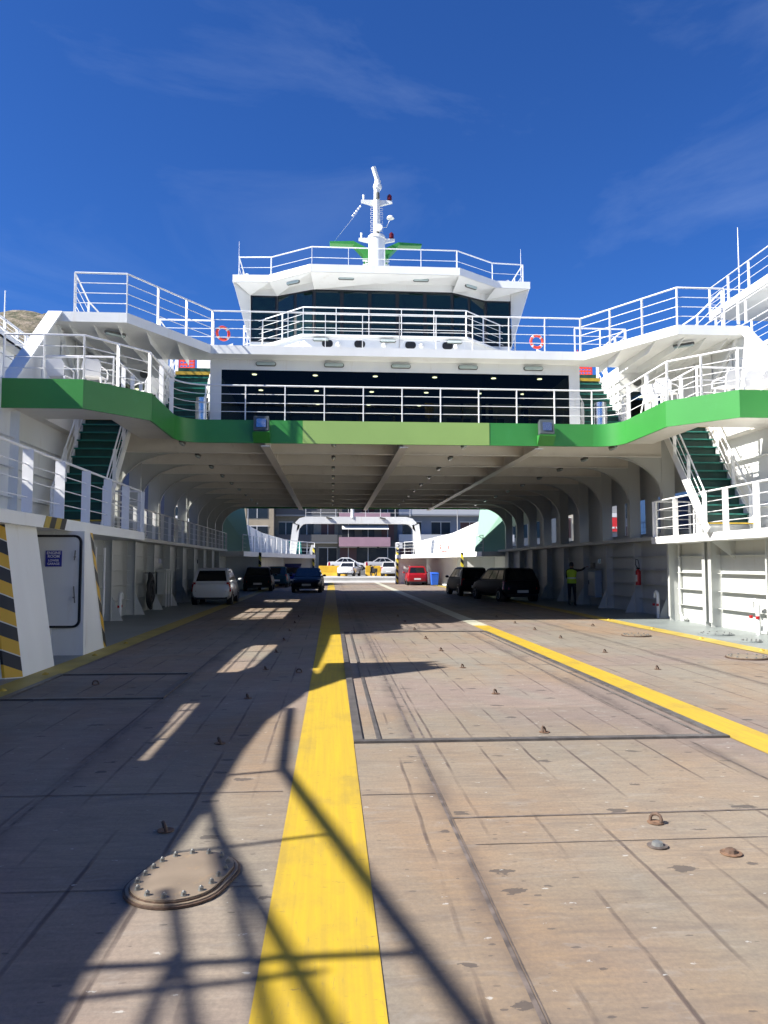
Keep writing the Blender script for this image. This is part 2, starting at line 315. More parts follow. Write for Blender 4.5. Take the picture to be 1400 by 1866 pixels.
def resample(pts, sp):
    P = [Vector(p) for p in pts]; out_ = []
    for a, b in zip(P[:-1], P[1:]):
        d = (b-a).length
        if d < sp*.35: continue
        n = max(1, round(d/sp))
        for i in range(n): out_.append((a.lerp(b, i/n), (b-a).normalized()))
    out_.append((P[-1], (P[-1]-P[-2]).normalized())); return out_
def railing(parent, pts, h=1.03, bars=3, sp=1.0, pw=.09, pt=.014, r=.024, label=None, lean=(0, 0)):
    """top tube + lower bars as one part, every flat-bar post a sub-part; posts stand edge-on to the run"""
    pts = [p for i, p in enumerate(pts) if i == 0 or (Vector(p)-Vector(pts[i-1])).length > .01]
    m = MB(); P = [Vector(p) for p in pts]
    off = lambda z: Vector((lean[0]*z, lean[1]*z, z))
    m.tube([p+off(h) for p in P], r, 8)
    for k in range(bars): m.tube([p+off(h*(k+1)/(bars+1)) for p in P], r*.42, 6)
    ra = m.build('railing', RAILM, parent, smooth=50, label=label)
    for p, d in resample(pts, sp):
        q = MB(); d2 = Vector((d.x, d.y, 0)).normalized(); n = Vector((-d2.y, d2.x, 0))
        a = d2*pt/2; b = n*pw/2; q0 = p; q1 = p+off(h-.01)
        q.hexa([q0-a-b, q0+a-b, q0+a+b, q0-a+b, q1-a-b, q1+a-b, q1+a+b, q1-a+b]); q.build('post', RAILM, ra)
    return ra
def arc(cx, cy, r, a0, a1, n=6, z=0): return [(cx+r*math.cos(R(a0+(a1-a0)*i/n)), cy+r*math.sin(R(a0+(a1-a0)*i/n)), z) for i in range(n+1)]
def mir(pts, s): return [(p[0]*s, p[1], p[2]) for p in pts]
# ------------------------------------------------------------------ deck, markings, sea, quay
o = MB().sheet([(-1500, -1500, -3), (1500, -1500, -3), (1500, 3000, -3), (-1500, 3000, -3)]).build('water', simple('sea_water', (.01, .04, .05), .08)); tag(o, kind='structure')
o = MB().box(-9.05, 9.05, -8, 70, -.6, 0).build('deck', DECK); tag(o, kind='structure')
m = MB()
for s in (-1, 1): m.sheet([(6.2*s, -8, .004), (9.0*s, -8, .004), (9.0*s, 69, .004), (6.2*s, 69, .004)])
tag(m.build('side_walkway', GREYD), kind='structure')
m = MB(); m.sheet([(-2.24, -8, .005), (-1.74, -8, .005), (-1.74, 69, .005), (-2.24, 69, .005)]); m.sheet([(1.84, -8, .005), (2.26, -8, .005), (2.26, 20.6, .005), (1.84, 20.6, .005)])
tag(m.build('yellow_lane_line', YELB), kind='structure')
tag(MB().sheet([(1.84, 20.6, .005), (2.26, 20.6, .005), (2.26, 69, .005), (1.84, 69, .005)]).build('pale_lane_line', PALEL), kind='structure')
m = MB()
for s in (-1, 1): m.sheet([(5.98*s, -8, .009), (6.42*s, -8, .009), (6.42*s, 69, .009), (5.98*s, 69, .009)])
tag(m.build('yellow_side_line', YELW), kind='structure')
# seams cut in the plating
m = MB()
def seam(x0, y0, x1, y1, w_=.02, z=.0035):
    d = Vector((x1-x0, y1-y0, 0)).normalized(); n = Vector((-d.y, d.x, 0))*w_/2; a = Vector((x0, y0, z)); b = Vector((x1, y1, z)); m.sheet([a-n, b-n, b+n, a+n])
seam(-1.18, -6, -1.18, 7.1, .022); seam(-1.16, -6, -1.16, 7.1, .006, .003); seam(1.40, -6, 1.40, 7.1, .02); seam(-1.17, 7.4, -1.17, 18.6, .03); seam(-1.07, 7.4, -1.07, 18.6, .02, .003); seam(1.33, 7.4, 1.33, 18.6, .03)
seam(-1.17, 5.08, 5.9, 5.2, .022); seam(-1.73, 5.62, -1.2, 5.62, .012); seam(-5.9, 5.75, -2.3, 5.75, .018); seam(-1.1, 4.6, 1.6, 4.62, .008); seam(-3.95, 3.0, -4.05, 21, .022)
seam(2.3, 12.4, 5.9, 12.4, .012); seam(4.3, 9.6, 5.9, 9.6, .02); seam(-1.6, 12.6, 1.9, 12.6, .01); seam(-5.9, 8.2, -2.3, 8.2, .012); seam(-5.9, 13.5, -2.3, 13.5, .01); seam(2.4, 7.5, 5.9, 7.5, .01)
seam(-4.9, 4.1, -2.3, 4.1, .008); seam(4.0, 3, 4.05, 22, .014); seam(-5.9, 18.9, 5.9, 18.9, .012)
tag(m.build('plating_seam', SEAM), kind='structure')
# raised hatch panels (own object: a lifting cover in the deck)
def hatch(x0, x1, y0, y1, label, inner=True):
    t = thing('deck_hatch', label, 'deck hatch', ((x0+x1)/2, (y0+y1)/2, 0)); cx, cy = (x0+x1)/2, (y0+y1)/2
    X0, X1, Y0, Y1 = x0-cx, x1-cx, y0-cy, y1-cy; wd = .085
    f = MB(); f.box(X0, X1, Y0, Y0+wd, .001, .022); f.box(X0, X1, Y1-wd, Y1, .001, .022); f.box(X0, X0+wd, Y0+wd, Y1-wd, .001, .021); f.box(X1-wd, X1, Y0+wd, Y1-wd, .001, .021); f.build('frame', TRIM, t)
    if inner:
        g = MB(); g.box(X0+.22, X0+.26, Y0+wd, Y1-wd, .001, .014); g.box(X1-.20, X1-.18, Y0+wd, Y1-wd, .001, .012); g.build('guide_rail', TRIM, t)
    return t
hatch(-1.74, 1.84, 7.2, 18.8, 'large rectangular deck hatch with dark metal rim right of the yellow centre stripe')
hatch(-6.0, -4.0, 9.7, 11.9, 'small rectangular deck hatch in shadow beside the left yellow line', False)
# quay
o = MB().box(-220, 220, 70.2, 84, -3.5, .42).build('quay', ASPH); tag(o, kind='structure')
o = MB().box(-220, 220, 84, 700, -3.5, .95).build('street', simple('street_asphalt', (.16, .16, .155), .9, var=.1, scale=.6)); tag(o, kind='structure')
o = MB().prism([(-6.5, 69, .0), (-6.5, 72.5, .45), (-6.5, 72.5, .36), (-6.5, 69, -.2)], (13, 0, 0)).build('boarding_ramp', ASPH); tag(o, kind='structure')

# ------------------------------------------------------------------ the ferry: one thing, its parts below it
F = thing('ferry', 'white car ferry with green band, wheelhouse and mast standing over the vehicle deck', 'ferry', (0, 0, 0))
# --- upper deck 2: green band, ceiling, beams
half = [(5.45, 21.2), ] + [(p[0], p[1]) for p in arc(5.45, 20.5, .7, 90, 0, 8)] + [(6.15, 18.0), (7.3, 16.7), (9.05, 16.7)]
ring = [(x, y) for x, y in reversed([(-a, b) for a, b in half])] + half
def facia(path, z0, z1, th=.05):
    m_ = MB(); n = len(path); P = [Vector((x, y, 0)) for x, y in path]; inn = []
    for i in range(n):
        d = (P[min(i+1, n-1)]-P[max(i-1, 0)]).normalized(); inn.append(P[i]+Vector((-d.y, d.x, 0))*th)
    rings = [[(p.x, p.y, z0), (p.x, p.y, z1), (q.x, q.y, z1), (q.x, q.y, z0)] for p, q in zip(P, inn)]
    return m_.loft(rings)
facia(ring, 4.98, 5.62).build('green_band', GREEN, F, smooth=30)
MB().box(-2.77, 2.46, 21.19, 21.197, 4.982, 5.618).build('name_board', LIME, F, label='lime green blank name board on the front band')
c = MB(); c.box(-9.0, 9.0, 21.26, 46.5, 5.50, 5.60); c.build('ceiling', CEIL, F)
for s, side in ((-1, 'left'), (1, 'right')):
    c = MB()
    def xy(pts, z0, z1): c.prism([(x*s, y, z0) for x, y in pts], (0, 0, z1-z0))
    xy([(6.2, 18.05), (7.33, 16.75), (9.0, 16.75), (9.0, 18.5), (6.2, 18.5)], 5.08, 5.59)
    xy([(6.2, 18.5), (7.2, 18.5), (7.2, 21.25), (5.6, 21.25)]+[(x, y) for x, y, z in arc(5.45, 20.5, .775, 78, 2, 6)], 5.08, 5.59)
    xy([(8.75, 18.5), (9.0, 18.5), (9.0, 21.25), (8.75, 21.25)], 5.08, 5.59)
    xy([(7.2, 20.9), (8.75, 20.9), (8.75, 21.25), (7.2, 21.25)], 5.3, 5.59)
    c.build('wing_deck', CEIL, F)
FY = [23.0+2.68*i for i in range(9)]
for y in FY:
    c = MB(); c.box(-8.6, 8.6, y-.01, y+.01, 4.97, 5.5); bm_ = c.build('ceiling_beam', CEIL, F); MB().box(-8.2, 8.2, y-.075, y+.075, 4.945, 4.968).build('flange', FLANGE, bm_)
    MB().box(-8.2, 8.2, y+1.33, y+1.345, 5.30, 5.5).build('ceiling_stiffener', CEIL, F)
for x in (-3.8, 0.05, 3.9):
    c = MB(); c.box(x-.012, x+.012, 21.26, 46.4, 4.93, 5.5); g_ = c.build('ceiling_girder', CEIL, F); MB().box(x-.12, x+.12, 21.26, 46.4, 4.90, 4.928).build('flange', FLANGE, g_)
c = MB(); c.box(-9, 9, 46.42, 46.5, 4.98, 5.6); c.build('green_band', GREEN, F, label='far end of the upper deck edge')
# --- side frames, walls, brackets
for s in (-1, 1):
    for i, y in enumerate(FY):
        c = MB(); X = 8.62
        c.box(*sorted((s*8.22, s*X)), y-.012, y+.012, 2.5, 5.5)
        c.box(*sorted((s*8.20, s*8.22)), y-.13, y+.13, 2.5, 3.85)
        prof = [(8.22, 5.5), (6.55, 5.5), (6.5, 4.95)] + [(8.22-1.68*math.cos(R(a)), 3.72+1.2*math.sin(R(a))) if False else (6.5+1.72*math.sin(R(a)), 3.7+1.25*math.cos(R(a))) for a in range(8, 91, 10)]
        c.prism([(s*a, y+.013, b) for a, b in prof], (0, .014, 0))
        fl = [(6.5+1.72*math.sin(R(a)), 3.7+1.25*math.cos(R(a))) for a in range(0, 91, 10)]
        for (a0, b0), (a1, b1) in zip(fl[:-1], fl[1:]): c.bar((s*a0, y+.02, b0), (s*a1, y+.02, b1), .12, .014, up=(0, 0, 1) if abs(a1-a0) > .05 else (1, 0, 0))
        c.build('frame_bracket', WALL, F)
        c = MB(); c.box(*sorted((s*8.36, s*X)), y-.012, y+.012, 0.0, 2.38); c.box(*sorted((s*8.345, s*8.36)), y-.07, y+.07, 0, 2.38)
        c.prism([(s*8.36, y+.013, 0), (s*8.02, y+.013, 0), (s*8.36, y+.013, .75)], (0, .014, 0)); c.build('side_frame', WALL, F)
    c = MB(); xs_ = sorted((s*8.62, s*8.66)); holes = [(29.68, 30.02)] if s > 0 else [(30.2, 30.9), (38.75, 39.2)]
    c.box(*xs_, 22.0, 46.5, 0, 1.68); c.box(*xs_, 22.0, 46.5, 1.86, 2.40); ya = 22.0
    for h0, h1 in holes: c.box(*xs_, ya, h0, 1.68, 1.86); ya = h1
    c.box(*xs_, ya, 46.5, 1.68, 1.86)
    for z in (.5, .97, 1.44, 1.91): c.box(*sorted((s*8.50, s*8.62)), 23.2, 46.3, z, z+.014)
    if s < 0: c.box(-8.62, -6.75, 19.75, 19.79, 2.25, 2.4)
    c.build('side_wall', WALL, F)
    c = MB(); c.box(*sorted((s*8.18, s*9.0)), 22.15, 46.5, 2.40, 2.52); c.build('side_ledge', WALL, F)
    # outer plating above the ledge with an opening in every bay
    c = MB(); yy = [22.0]+FY[1:]+[46.5]
    for i in range(len(yy)-1):
        a, b = yy[i], yy[i+1]; g = (.40 if i % 3 else .65) if s > 0 or i > 4 else .2; zt_ = 3.9 if s > 0 or i > 4 else 5.2
        if i == 3 and s > 0: c.box(*sorted((s*8.96, s*9.0)), a, b, 2.52, 5.5); continue
        c.box(*sorted((s*8.96, s*9.0)), a, a+g, 2.52, 5.5); c.box(*sorted((s*8.96, s*9.0)), b-g, b, 2.52, 5.5); c.box(*sorted((s*8.96, s*9.0)), a+g, b-g, zt_, 5.5); c.box(*sorted((s*8.96, s*9.0)), a+g, b-g, 2.52, 2.7)
    c.build('outer_plating', WALL, F)
# near right wall under the walkway
c = MB(); c.box(8.28, 8.32, 8.0, 22.1, 0, 2.28)
for z in (.48, .93, 1.40, 1.86): c.box(8.16, 8.28, 8.0, 19.6, z, z+.015); c.box(8.16, 8.28, 20.05, 22.0, z, z+.015)
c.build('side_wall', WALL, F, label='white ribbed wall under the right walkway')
for y, w_ in ((19.65, .16), (19.98, .16), (22.12, .10), (15.2, .16), (17.0, .05)):
    c = MB(); c.box(7.98, 8.28, y-.012, y+.012, 0, 2.28); c.box(7.965, 7.98, y-w_/2, y+w_/2, .12, 2.28); c.build('side_frame', WALL, F)
c = MB(); c.tube([(8.2, 21.9, 2.25), (8.2, 21.9, .25), (8.2, 21.8, .12), (8.2, 21.5, .08)], .04); c.build('drain_pipe', WALL, F)
for yy_ in (18.9, 16.4):
    c = MB(); c.prism([(7.6, yy_-.01, 2.27), (8.3, yy_-.01, 2.27), (8.3, yy_-.01, 1.75)], (0, .015, 0)); c.build('walkway_bracket', WALL, F)
# near left wall beyond the door housing
c = MB(); c.box(-8.66, -8.62, 8.0, 22.0, 0, 2.30)
for z in (.5, .97, 1.44, 1.91): c.box(-8.62, -8.50, 16.0, 22.9, z, z+.015)
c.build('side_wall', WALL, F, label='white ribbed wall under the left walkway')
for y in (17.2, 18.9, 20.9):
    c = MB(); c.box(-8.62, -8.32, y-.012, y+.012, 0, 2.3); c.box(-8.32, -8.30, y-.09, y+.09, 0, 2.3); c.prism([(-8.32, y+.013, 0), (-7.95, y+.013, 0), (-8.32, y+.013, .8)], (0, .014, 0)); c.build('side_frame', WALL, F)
# walkways
c = MB(); c.box(-9.0, -6.68, 5.0, 19.8, 2.25, 2.45); c.build('side_walkway_deck', WHITE, F, label='left raised walkway')
c = MB(); c.box(7.46, 9.0, 8.0, 22.1, 2.24, 2.44); c.build('side_walkway_deck', WHITE, F, label='right raised walkway')
c = MB(); c.hexa([(-6.675, 12.65, 2.26), (-6.675, 13.75, 2.26), (-6.67, 13.75, 2.26), (-6.67, 12.65, 2.26), (-6.675, 12.9, 2.44), (-6.675, 14.0, 2.44), (-6.67, 14.0, 2.44), (-6.67, 12.9, 2.44)]) if False else None
for k, (ya, mt) in enumerate(((12.95, YELW), (13.2, BLACK), (13.45, YELW), (13.7, BLACK))):
    c = MB(); c.prism([(-6.678, ya, 2.252), (-6.678, ya+.25, 2.252), (-6.678, ya+.37, 2.448), (-6.678, ya+.12, 2.448)], (.004, 0, 0)); c.build('hazard_mark', mt, F)
railing(F, [(-6.76, 5.2, 2.45), (-6.76, 19.7, 2.45)], 1.03, 3, 1.42, .17, .014, label='left walkway railing')
railing(F, [(-6.76, 19.7, 2.45), (-8.1, 19.75, 2.45)], 1.03, 3, .6, .06)
railing(F, [(-8.2, 22.2, 2.52), (-8.2, 46, 2.52)], .95, 3, 1.34, .11, label='left ledge railing')
railing(F, [(7.54, 8.4, 2.44), (7.54, 22.0, 2.44)], 1.05, 3, 1.36, .15, label='right walkway railing')
railing(F, [(7.54, 22.0, 2.44), (8.6, 22.02, 2.44)], 1.05, 3, .9, .12)
railing(F, [(7.9, 20.3, 2.44), (9, 20.3, 2.44)], .9, 3, .9, .05)
# outer side above the walkway, up to the upper deck
for s in (-1, 1):
    c = MB(); y0 = 6.0
    pr = [(s*9.0, -7.9, -.3), (s*9.0, -7.9, 3.3), (s*9.0, 9.0, 4.0), (s*9.0, 13, 4.8), (s*9.0, 16.7, 5.62), (s*9.0, 22.0, 5.62), (s*9.0, 22.0, -.3)]
    c.prism(pr, (s*.05, 0, 0))
    for z in (3.1, 3.75, 4.4): c.box(*sorted((s*8.88, s*9.0)), 13.5, 22, z, z+.015)
    for y in (15.2, 17.2): c.box(*sorted((s*8.8, s*9.0)), y-.01, y+.01, 2.45, 5.0)
    c.box(*sorted((s*8.7, s*9.0)), 21.6, 22.0, 2.45, 5.0)
    c.build('bulwark', WHITE, F)
# --- left door housing with two hazard-striped pillars
def pillar(y0, y1, xt, ta, tb):
    c = MB(); z1 = 2.25
    b = [(-6.42, y0, 0), (-6.42, y1, 0), (-8.0, y1, 0), (-8.0, y0-.12, 0), (-6.62, y0-.12, 0)]
    t_ = [(xt, ta, z1), (xt, tb, z1), (-8.0, tb, z1), (-8.0, ta-.12, z1), (xt-.18, ta-.12, z1)]
    n = 5; c.add(b+t_, [(0, 1, 2, 3, 4)[::-1], (5, 6, 7, 8, 9)]+[(i, (i+1) % n, n+(i+1) % n, n+i) for i in range(n)])
    return c.build('pillar', WHITE, F)
pp = pillar(11.62, 12.9, -6.80, 11.75, 12.98); h = MB(); e = .006; y0 = 11.62; ta = 11.75; xt = -6.80; z1 = 2.24
h.add([(-6.42+e, y0-e, .02), (-6.62, y0-.12-e, .02), (xt-.18, ta-.12-e, z1), (xt+e, ta-e, z1)], [(0, 1, 2, 3)])
h.add([(-6.62, y0-.12-e, .02), (-6.66, y0-.12-e, .02), (xt-.22, ta-.12-e, z1), (xt-.18, ta-.12-e, z1)], [(0, 1, 2, 3)])
h.build('hazard_stripe', HAZ, pp)
pp = pillar(14.5, 15.75, -6.5, 14.5, 14.95)
h = MB(); h.add([(-6.413, 15.60, .02), (-6.413, 15.76, .02), (-6.493, 14.96, 2.24), (-6.493, 14.80, 2.24)], [(0, 1, 2, 3)]); h.build('hazard_stripe', HAZ, pp)
c = MB(); c.box(-8.6, -7.0, 14.36, 14.5, 0, 2.25); c.prism([(-7.0, 14.375, 0), (-6.43, 14.375, 0), (-6.46, 14.375, 2.25), (-7.0, 14.375, 2.25)], (0, .12, 0)); hw = c.build('door_housing', WHITE, F)
def rrect(x0, x1, z0, z1, r, n=5):
    P = []
    for cx, cz, a in ((x1-r, z1-r, 0), (x0+r, z1-r, 90), (x0+r, z0+r, 180), (x1-r, z0+r, 270)):
        for i in range(n+1): t = R(a+90*i/n); P.append((cx+r*math.cos(t), cz+r*math.sin(t)))
    return P
DX = -.03
gk = rrect(-7.70, -6.49, .50, 2.18, .13); inn = rrect(-7.66, -6.53, .54, 2.14, .10)
c = MB(); n = len(gk); c.add([(x-(z-.5)*.0, 14.33, z) for x, z in gk]+[(x, 14.33, z) for x, z in inn]+[(x, 14.37, z) for x, z in gk]+[(x, 14.37, z) for x, z in inn], [(i, (i+1) % n, n+(i+1) % n, n+i) for i in range(n)]+[(i, (i+1) % n, 2*n+(i+1) % n, 2*n+i) for i in range(n)]+[(n+i, n+(i+1) % n, 3*n+(i+1) % n, 3*n+i) for i in range(n)])
dr = MB().prism([(x, 14.34, z) for x, z in inn], (0, .03, 0)).build('door', WHITE, F, label='white steel door with black rubber rim')
c.build('door_seal', BLACK, dr)
c = MB(); c.cyl((-6.60, 14.34, 1.05), (-6.60, 14.28, 1.05), .015); c.bar((-6.60, 14.285, 1.25), (-6.575, 14.285, .95), .02, .015, up=(0, 1, 0)); c.cyl((-6.60, 14.34, 1.78), (-6.60, 14.28, 1.78), .015); c.bar((-6.60, 14.285, 1.72), (-6.585, 14.285, 1.9), .02, .015, up=(0, 1, 0)); c.build('handle', GALV, dr)
sg = thing('sign', 'small blue sign reading ENGINE ROOM LOWER GARAGE on the white steel door', 'sign', (-6.98, 14.325, 1.75))
MB().box(-.145, .145, -.003, .003, -.145, .145).build('panel', SIGNB, sg)
for i, tx in enumerate(('ENGINE', 'ROOM', 'LOWER', 'GARAGE')): text_part('lettering', tx, (.07, .07, .055, .055)[i], (0, -.004, (.10, .038, -.035, -.095)[i]), (R(90), 0, 0), SIGNW, sg, .001)
# --- staircases
def stairs(s, x0, x1, y0, z0, y1, z1, n, near_rails, lab):
    tr_ = MB(); st = MB()
    t = MB(); ra = None
    root = MB().box(*sorted((s*x0, s*(x0+.02))), 0, .001, 0, .001)
    a = Vector((0, y0, z0)); b = Vector((0, y1, z1)); d = b-a
    c = MB()
    for xx in (x0, x1): c.bar((s*xx, y0-.05, z0+.02), (s*xx, y1+.05, z1-.02), .03, .24)
    base = c.build('staircase', WHITE, F, label=lab)
    for i in range(n):
        f = (i+.5)/n; y = y0+d.y*f; z = z0+d.z*(i+1)/n
        q = MB(); q.m = 0; q.box(*sorted((s*(x0+.02), s*(x1-.02))), y-.13, y+.15, z-.03, z); q.m = 1; q.box(*sorted((s*(x0+.02), s*(x1-.02))), y-.15, y-.13, z-.035, z+.002)
        q.m = 0; q.box(*sorted((s*(x0+.02), s*(x1-.02))), y+.13, y+.14, z-.035, z+d.z/n-.03)
        yel = (i == 0)
        q.build('step', [TREAD, YEL if yel else TREADE], base)
    q = MB(); yt = y1-d.y/n*.5; q.box(*sorted((s*x0, s*x1)), yt-.175, yt-.152, z1-.10, z1+.006); q.box(*sorted((s*x0, s*x1)), yt-.175, yt+.12, z1+.001, z1+.008); q.build('step_nosing', YEL, base)
    for xx in (x0, x1):
        q = MB(); q.tube([(s*xx, y0, z0+.1), (s*xx, y0, z0+.95), (s*xx, y1, z1+.95)], .022)
        for k in (.35, .65): q.tube([(s*xx, y0, z0+k), (s*xx, y1, z1+k)], .012, 6)
        for f in (.04, .36, .68, .97): yy = y0+d.y*f; zz = z0+d.z*f; q.box(s*xx-.045, s*xx+.045, yy-.01, yy+.01, zz-.05, zz+.93)
        q.build('handrail', RAILM, base, smooth=50)
stairs(-1, 7.35, 8.55, 18.5, 2.45, 20.95, 5.58, 13, True, 'dark green staircase from the left walkway')
stairs(1, 7.35, 8.55, 18.5, 2.44, 20.95, 5.58, 13, True, 'dark green staircase from the right walkway')
stairs(-1, 5.75, 7.05, 22.9, 5.62, 25.3, 7.9, 10, False, 'dark green upper staircase left of the lounge')
stairs(1, 5.75, 7.05, 22.9, 5.62, 25.3, 7.9, 10, False, 'dark green upper staircase right of the lounge')
for s in (-1, 1): MB().prism([(s*5.5, 27.2, 7.95), (s*6.75, 27.2, 7.95), (s*6.75, 27.2, 9.0), (s*5.5, 27.2, 9.5)], (0, .05, 0)).build('stair_screen', WHITE, F)
# --- upper deck 2 railings
hp = [(6.1, 18.03), (7.27, 16.76), (9.0, 16.76)]
mid = [(-5.45, 21.27, 5.62), (5.45, 21.27, 5.62)]
railing(F, mid, .98, 3, 1.04, .05, .03, label='front railing before the lounge windows')
for s in (-1, 1):
    railing(F, mir([(5.45, 21.27, 5.62)]+[(x, y, 5.62) for x, y, z in arc(5.45, 20.5, .77, 90, 0, 6)]+[(6.22, 18.05, 5.62), (7.32, 16.79, 5.62), (9.0, 16.79, 5.62)], s), .98, 3, 1.0, .11, .014, lean=(0, -.02))
    railing(F, mir([(7.15, 21.0, 5.62), (7.15, 18.4, 5.62), (8.8, 18.4, 5.62)], s), .95, 2, .85, .10, .014)
# --- lounge
c = MB(); c.box(-5.55, -5.22, 22.6, 22.66, 5.6, 7.69); c.box(5.22, 5.55, 22.6, 22.66, 5.6, 7.69); c.box(-5.22, 5.22, 22.6, 22.66, 7.38, 7.69); c.box(-5.22, 5.22, 22.6, 22.66, 5.6, 5.70)
c.box(-5.55, -5.5, 22.66, 44, 5.6, 7.69); c.box(5.5, 5.55, 22.66, 44, 5.6, 7.69); lou = c.build('lounge', WHITE, F)
MB().box(-5.22, 5.22, 22.615, 22.63, 5.70, 7.38).build('window', GLASS, lou)
c = MB(); c.box(-5.49, 5.49, 22.7, 30, 7.60, 7.62); c.box(-5.49, 5.49, 29.9, 30, 5.6, 7.6); c.box(-5.49, 5.49, 22.7, 30, 5.6, 5.615); c.build('interior_lining', simple('dark_lining', (.07, .085, .075), .6), lou)
for x in (-3.9, -2.6, -1.3, 0, 1.3, 2.6, 3.9): MB().box(x-.06, x+.06, 22.66, 22.70, 5.7, 7.38).build('window_mullion', BLACK, lou)
rear_day = simple('rear_window_daylight', (.75, .78, .76), .9); yc_ = simple('yellow_door_panel', (.8, .5, .03), .6)  # pale panels carry the daylight of the lounge's rear windows as colour
for x, w_, mt in ((1.45, .16, yc_), (2.05, .5, rear_day), (3.1, .45, rear_day), (4.2, .5, rear_day)): MB().prism([(x-w_, 26.5, 6.35), (x+w_, 26.5, 6.35), (x+w_, 26.5, 7.3), (x-w_, 26.5, 7.3)], (0, .03, 0)).build('interior_panel', mt, lou)
for r_, y in enumerate((24.0, 26.2, 28.4)):
    for x in (-4.4, -2.5, -.6, 1.3, 3.2, 4.7): MB().cyl((x, y, 7.60), (x, y, 7.585), .075, n=14).build('downlight', DOWNL, lou)
for k in range(9): x = -4.6+k*1.15; MB().box(x-.4, x+.4, 25.4, 25.5, 5.62, 6.55).build('seat_row', simple('lounge_seat', (.22, .20, .17), .8), lou)
# side houses under the wings
for s in (-1, 1):
    c = MB(); c.box(*sorted((s*8.6, s*9.0)), 23.4, 23.46, 5.6, 7.69); c.box(*sorted((s*7.15, s*7.3)), 23.4, 23.46, 5.6, 7.69); c.box(*sorted((s*7.3, s*8.6)), 23.4, 23.46, 7.1, 7.69); c.box(*sorted((s*7.1, s*7.15)), 23.4, 44, 5.6, 7.69)
    c.box(*sorted((s*7.1, s*9.0)), 43.9, 44, 5.6, 7.7)
    for k in range(6): c.box(*sorted((s*7.05, s*7.1)), 22.7, 26, 5.9+.3*k, 5.93+.3*k)
    c.box(*sorted((s*7.12, s*7.15)), 21.9, 23.4, 5.6, 7.69) if False else None
    hs = c.build('side_house', WHITE, F); MB().box(*sorted((s*7.3, s*8.6)), 23.45, 23.47, 5.62, 7.1).build('window', GLASS, hs); MB().box(*sorted((s*7.3, s*8.6)), 24.6, 24.64, 5.62, 7.1).build('interior_lining', DARK, hs)
    MB().cyl((s*8.0, 23.9, 7.05), (s*8.0, 23.9, 7.03), .1).build('downlight', DOWNL, hs)
    # raking side screen
    q = MB(); q.prism([(s*8.92, 19.35, 7.95), (s*9.0, 16.85, 5.62), (s*9.0, 24, 5.62), (s*8.92, 24, 7.95)], (s*.04, 0, 0)); q.bar((s*8.86, 19.3, 7.93), (s*8.92, 16.82, 5.60), .34, .05)
    for k in range(3): q.bar((s*8.9, 20+k*1.1, 7.7), (s*8.93, 20+k*1.1, 5.7), .02, .12)
    q.bar((s*8.9, 19.6, 7.7), (s*8.8, 22.4, 5.62), .1, .08)
    q.build('side_screen', WHITE, F)
# --- deck 3 slab with open stair wells
c = MB()
def p3(pts, z0=7.69, z1=7.94): c.prism([(x, y, z0) for x, y in pts], (0, 0, z1-z0))
p3([(-5.45, 22.0), (5.45, 22.0), (5.45, 44), (-5.45, 44)])
for s in (-1, 1):
    q = [(5.45, 22.0), (7.1, 19.28), (8.85, 19.28), (8.95, 19.4), (8.95, 22.75), (5.45, 22.75)]; p3([(s*x, y) for x, y in q])
    p3([(s*7.15, 22.75), (s*8.95, 22.75), (s*8.95, 44), (s*7.15, 44)]); p3([(s*5.45, 25.4), (s*7.15, 25.4), (s*7.15, 44), (s*5.45, 44)])
c.build('boat_deck', WHITE, F)
for s in (-1, 1):
    c = MB()
    for k in range(5):
        x = 6.2+k*.6; yf = max(19.5, 22.2-(x-5.45)*1.65); c.prism([(s*x, yf, 7.69), (s*x, 22.7, 7.69), (s*x, 22.7, 7.50), (s*x, yf+.5, 7.50)], (.012, 0, 0))
    c.build('wing_beam', WHITE, F)
    railing(F, mir([(0, 22.08, 7.94), (5.42, 22.08, 7.94), (7.13, 19.36, 7.94), (8.42, 19.36, 7.94)], s), 1.02, 3, 1.15, .07, .02, lean=(0, -.02), label='outer railing of the boat deck')
    railing(F, mir([(8.45, 19.5, 7.94), (8.75, 21.5, 7.94), (8.8, 43, 7.94)], s), 1.02, 3, 1.8, .06, .02)
    railing(F, mir([(5.5, 22.85, 7.94), (7.1, 22.85, 7.94), (7.1, 25.4, 7.94)], s), .98, 3, .9, .07, .02)
    railing(F, mir([(6.0, 30.5, 7.94), (8.8, 33.5, 7.94)], s), 1.0, 3, 1.0, .06, .02)
# --- deck 3 house, bridge deck
def plan(h): return [(-x, y) for x, y in h][::-1]+h
c = MB(); pl = plan([(3.0, 28.12), (5.35, 30.5), (5.35, 42)]); c.prism([(x, y, 7.94) for x, y in pl], (0, 0, 2.14)); dh = c.build('deck_house', WHITE, F)
for x in (-2.15, -.95, .95, 2.35):
    P = rrect(-.2, .2, -.13, .13, .11); MB().prism([(x+a, 28.10, 9.82+b) for a, b in P], (0, .03, 0)).build('porthole', DARK, dh)
for x in (-2.95, -1.5, .2, 1.6, 2.9): MB().ball((x-.25, 28.05, 9.78), .09).build('deck_fitting', WHITE, dh, smooth=60)
c = MB(); pl = plan([(3.1, 28.0), (5.55, 30.5), (5.55, 42)]); c.prism([(x, y, 10.08) for x, y in pl], (0, 0, .06)); c.build('bridge_deck', WHITE, F)
railing(F, [(-5.5, 34, 10.14), (-5.5, 30.5, 10.14), (-3.05, 28.08, 10.14), (3.05, 28.08, 10.14), (5.5, 30.5, 10.14), (5.5, 34, 10.14)], 1.03, 3, 1.3, .05, .025, label='railing before the wheelhouse')
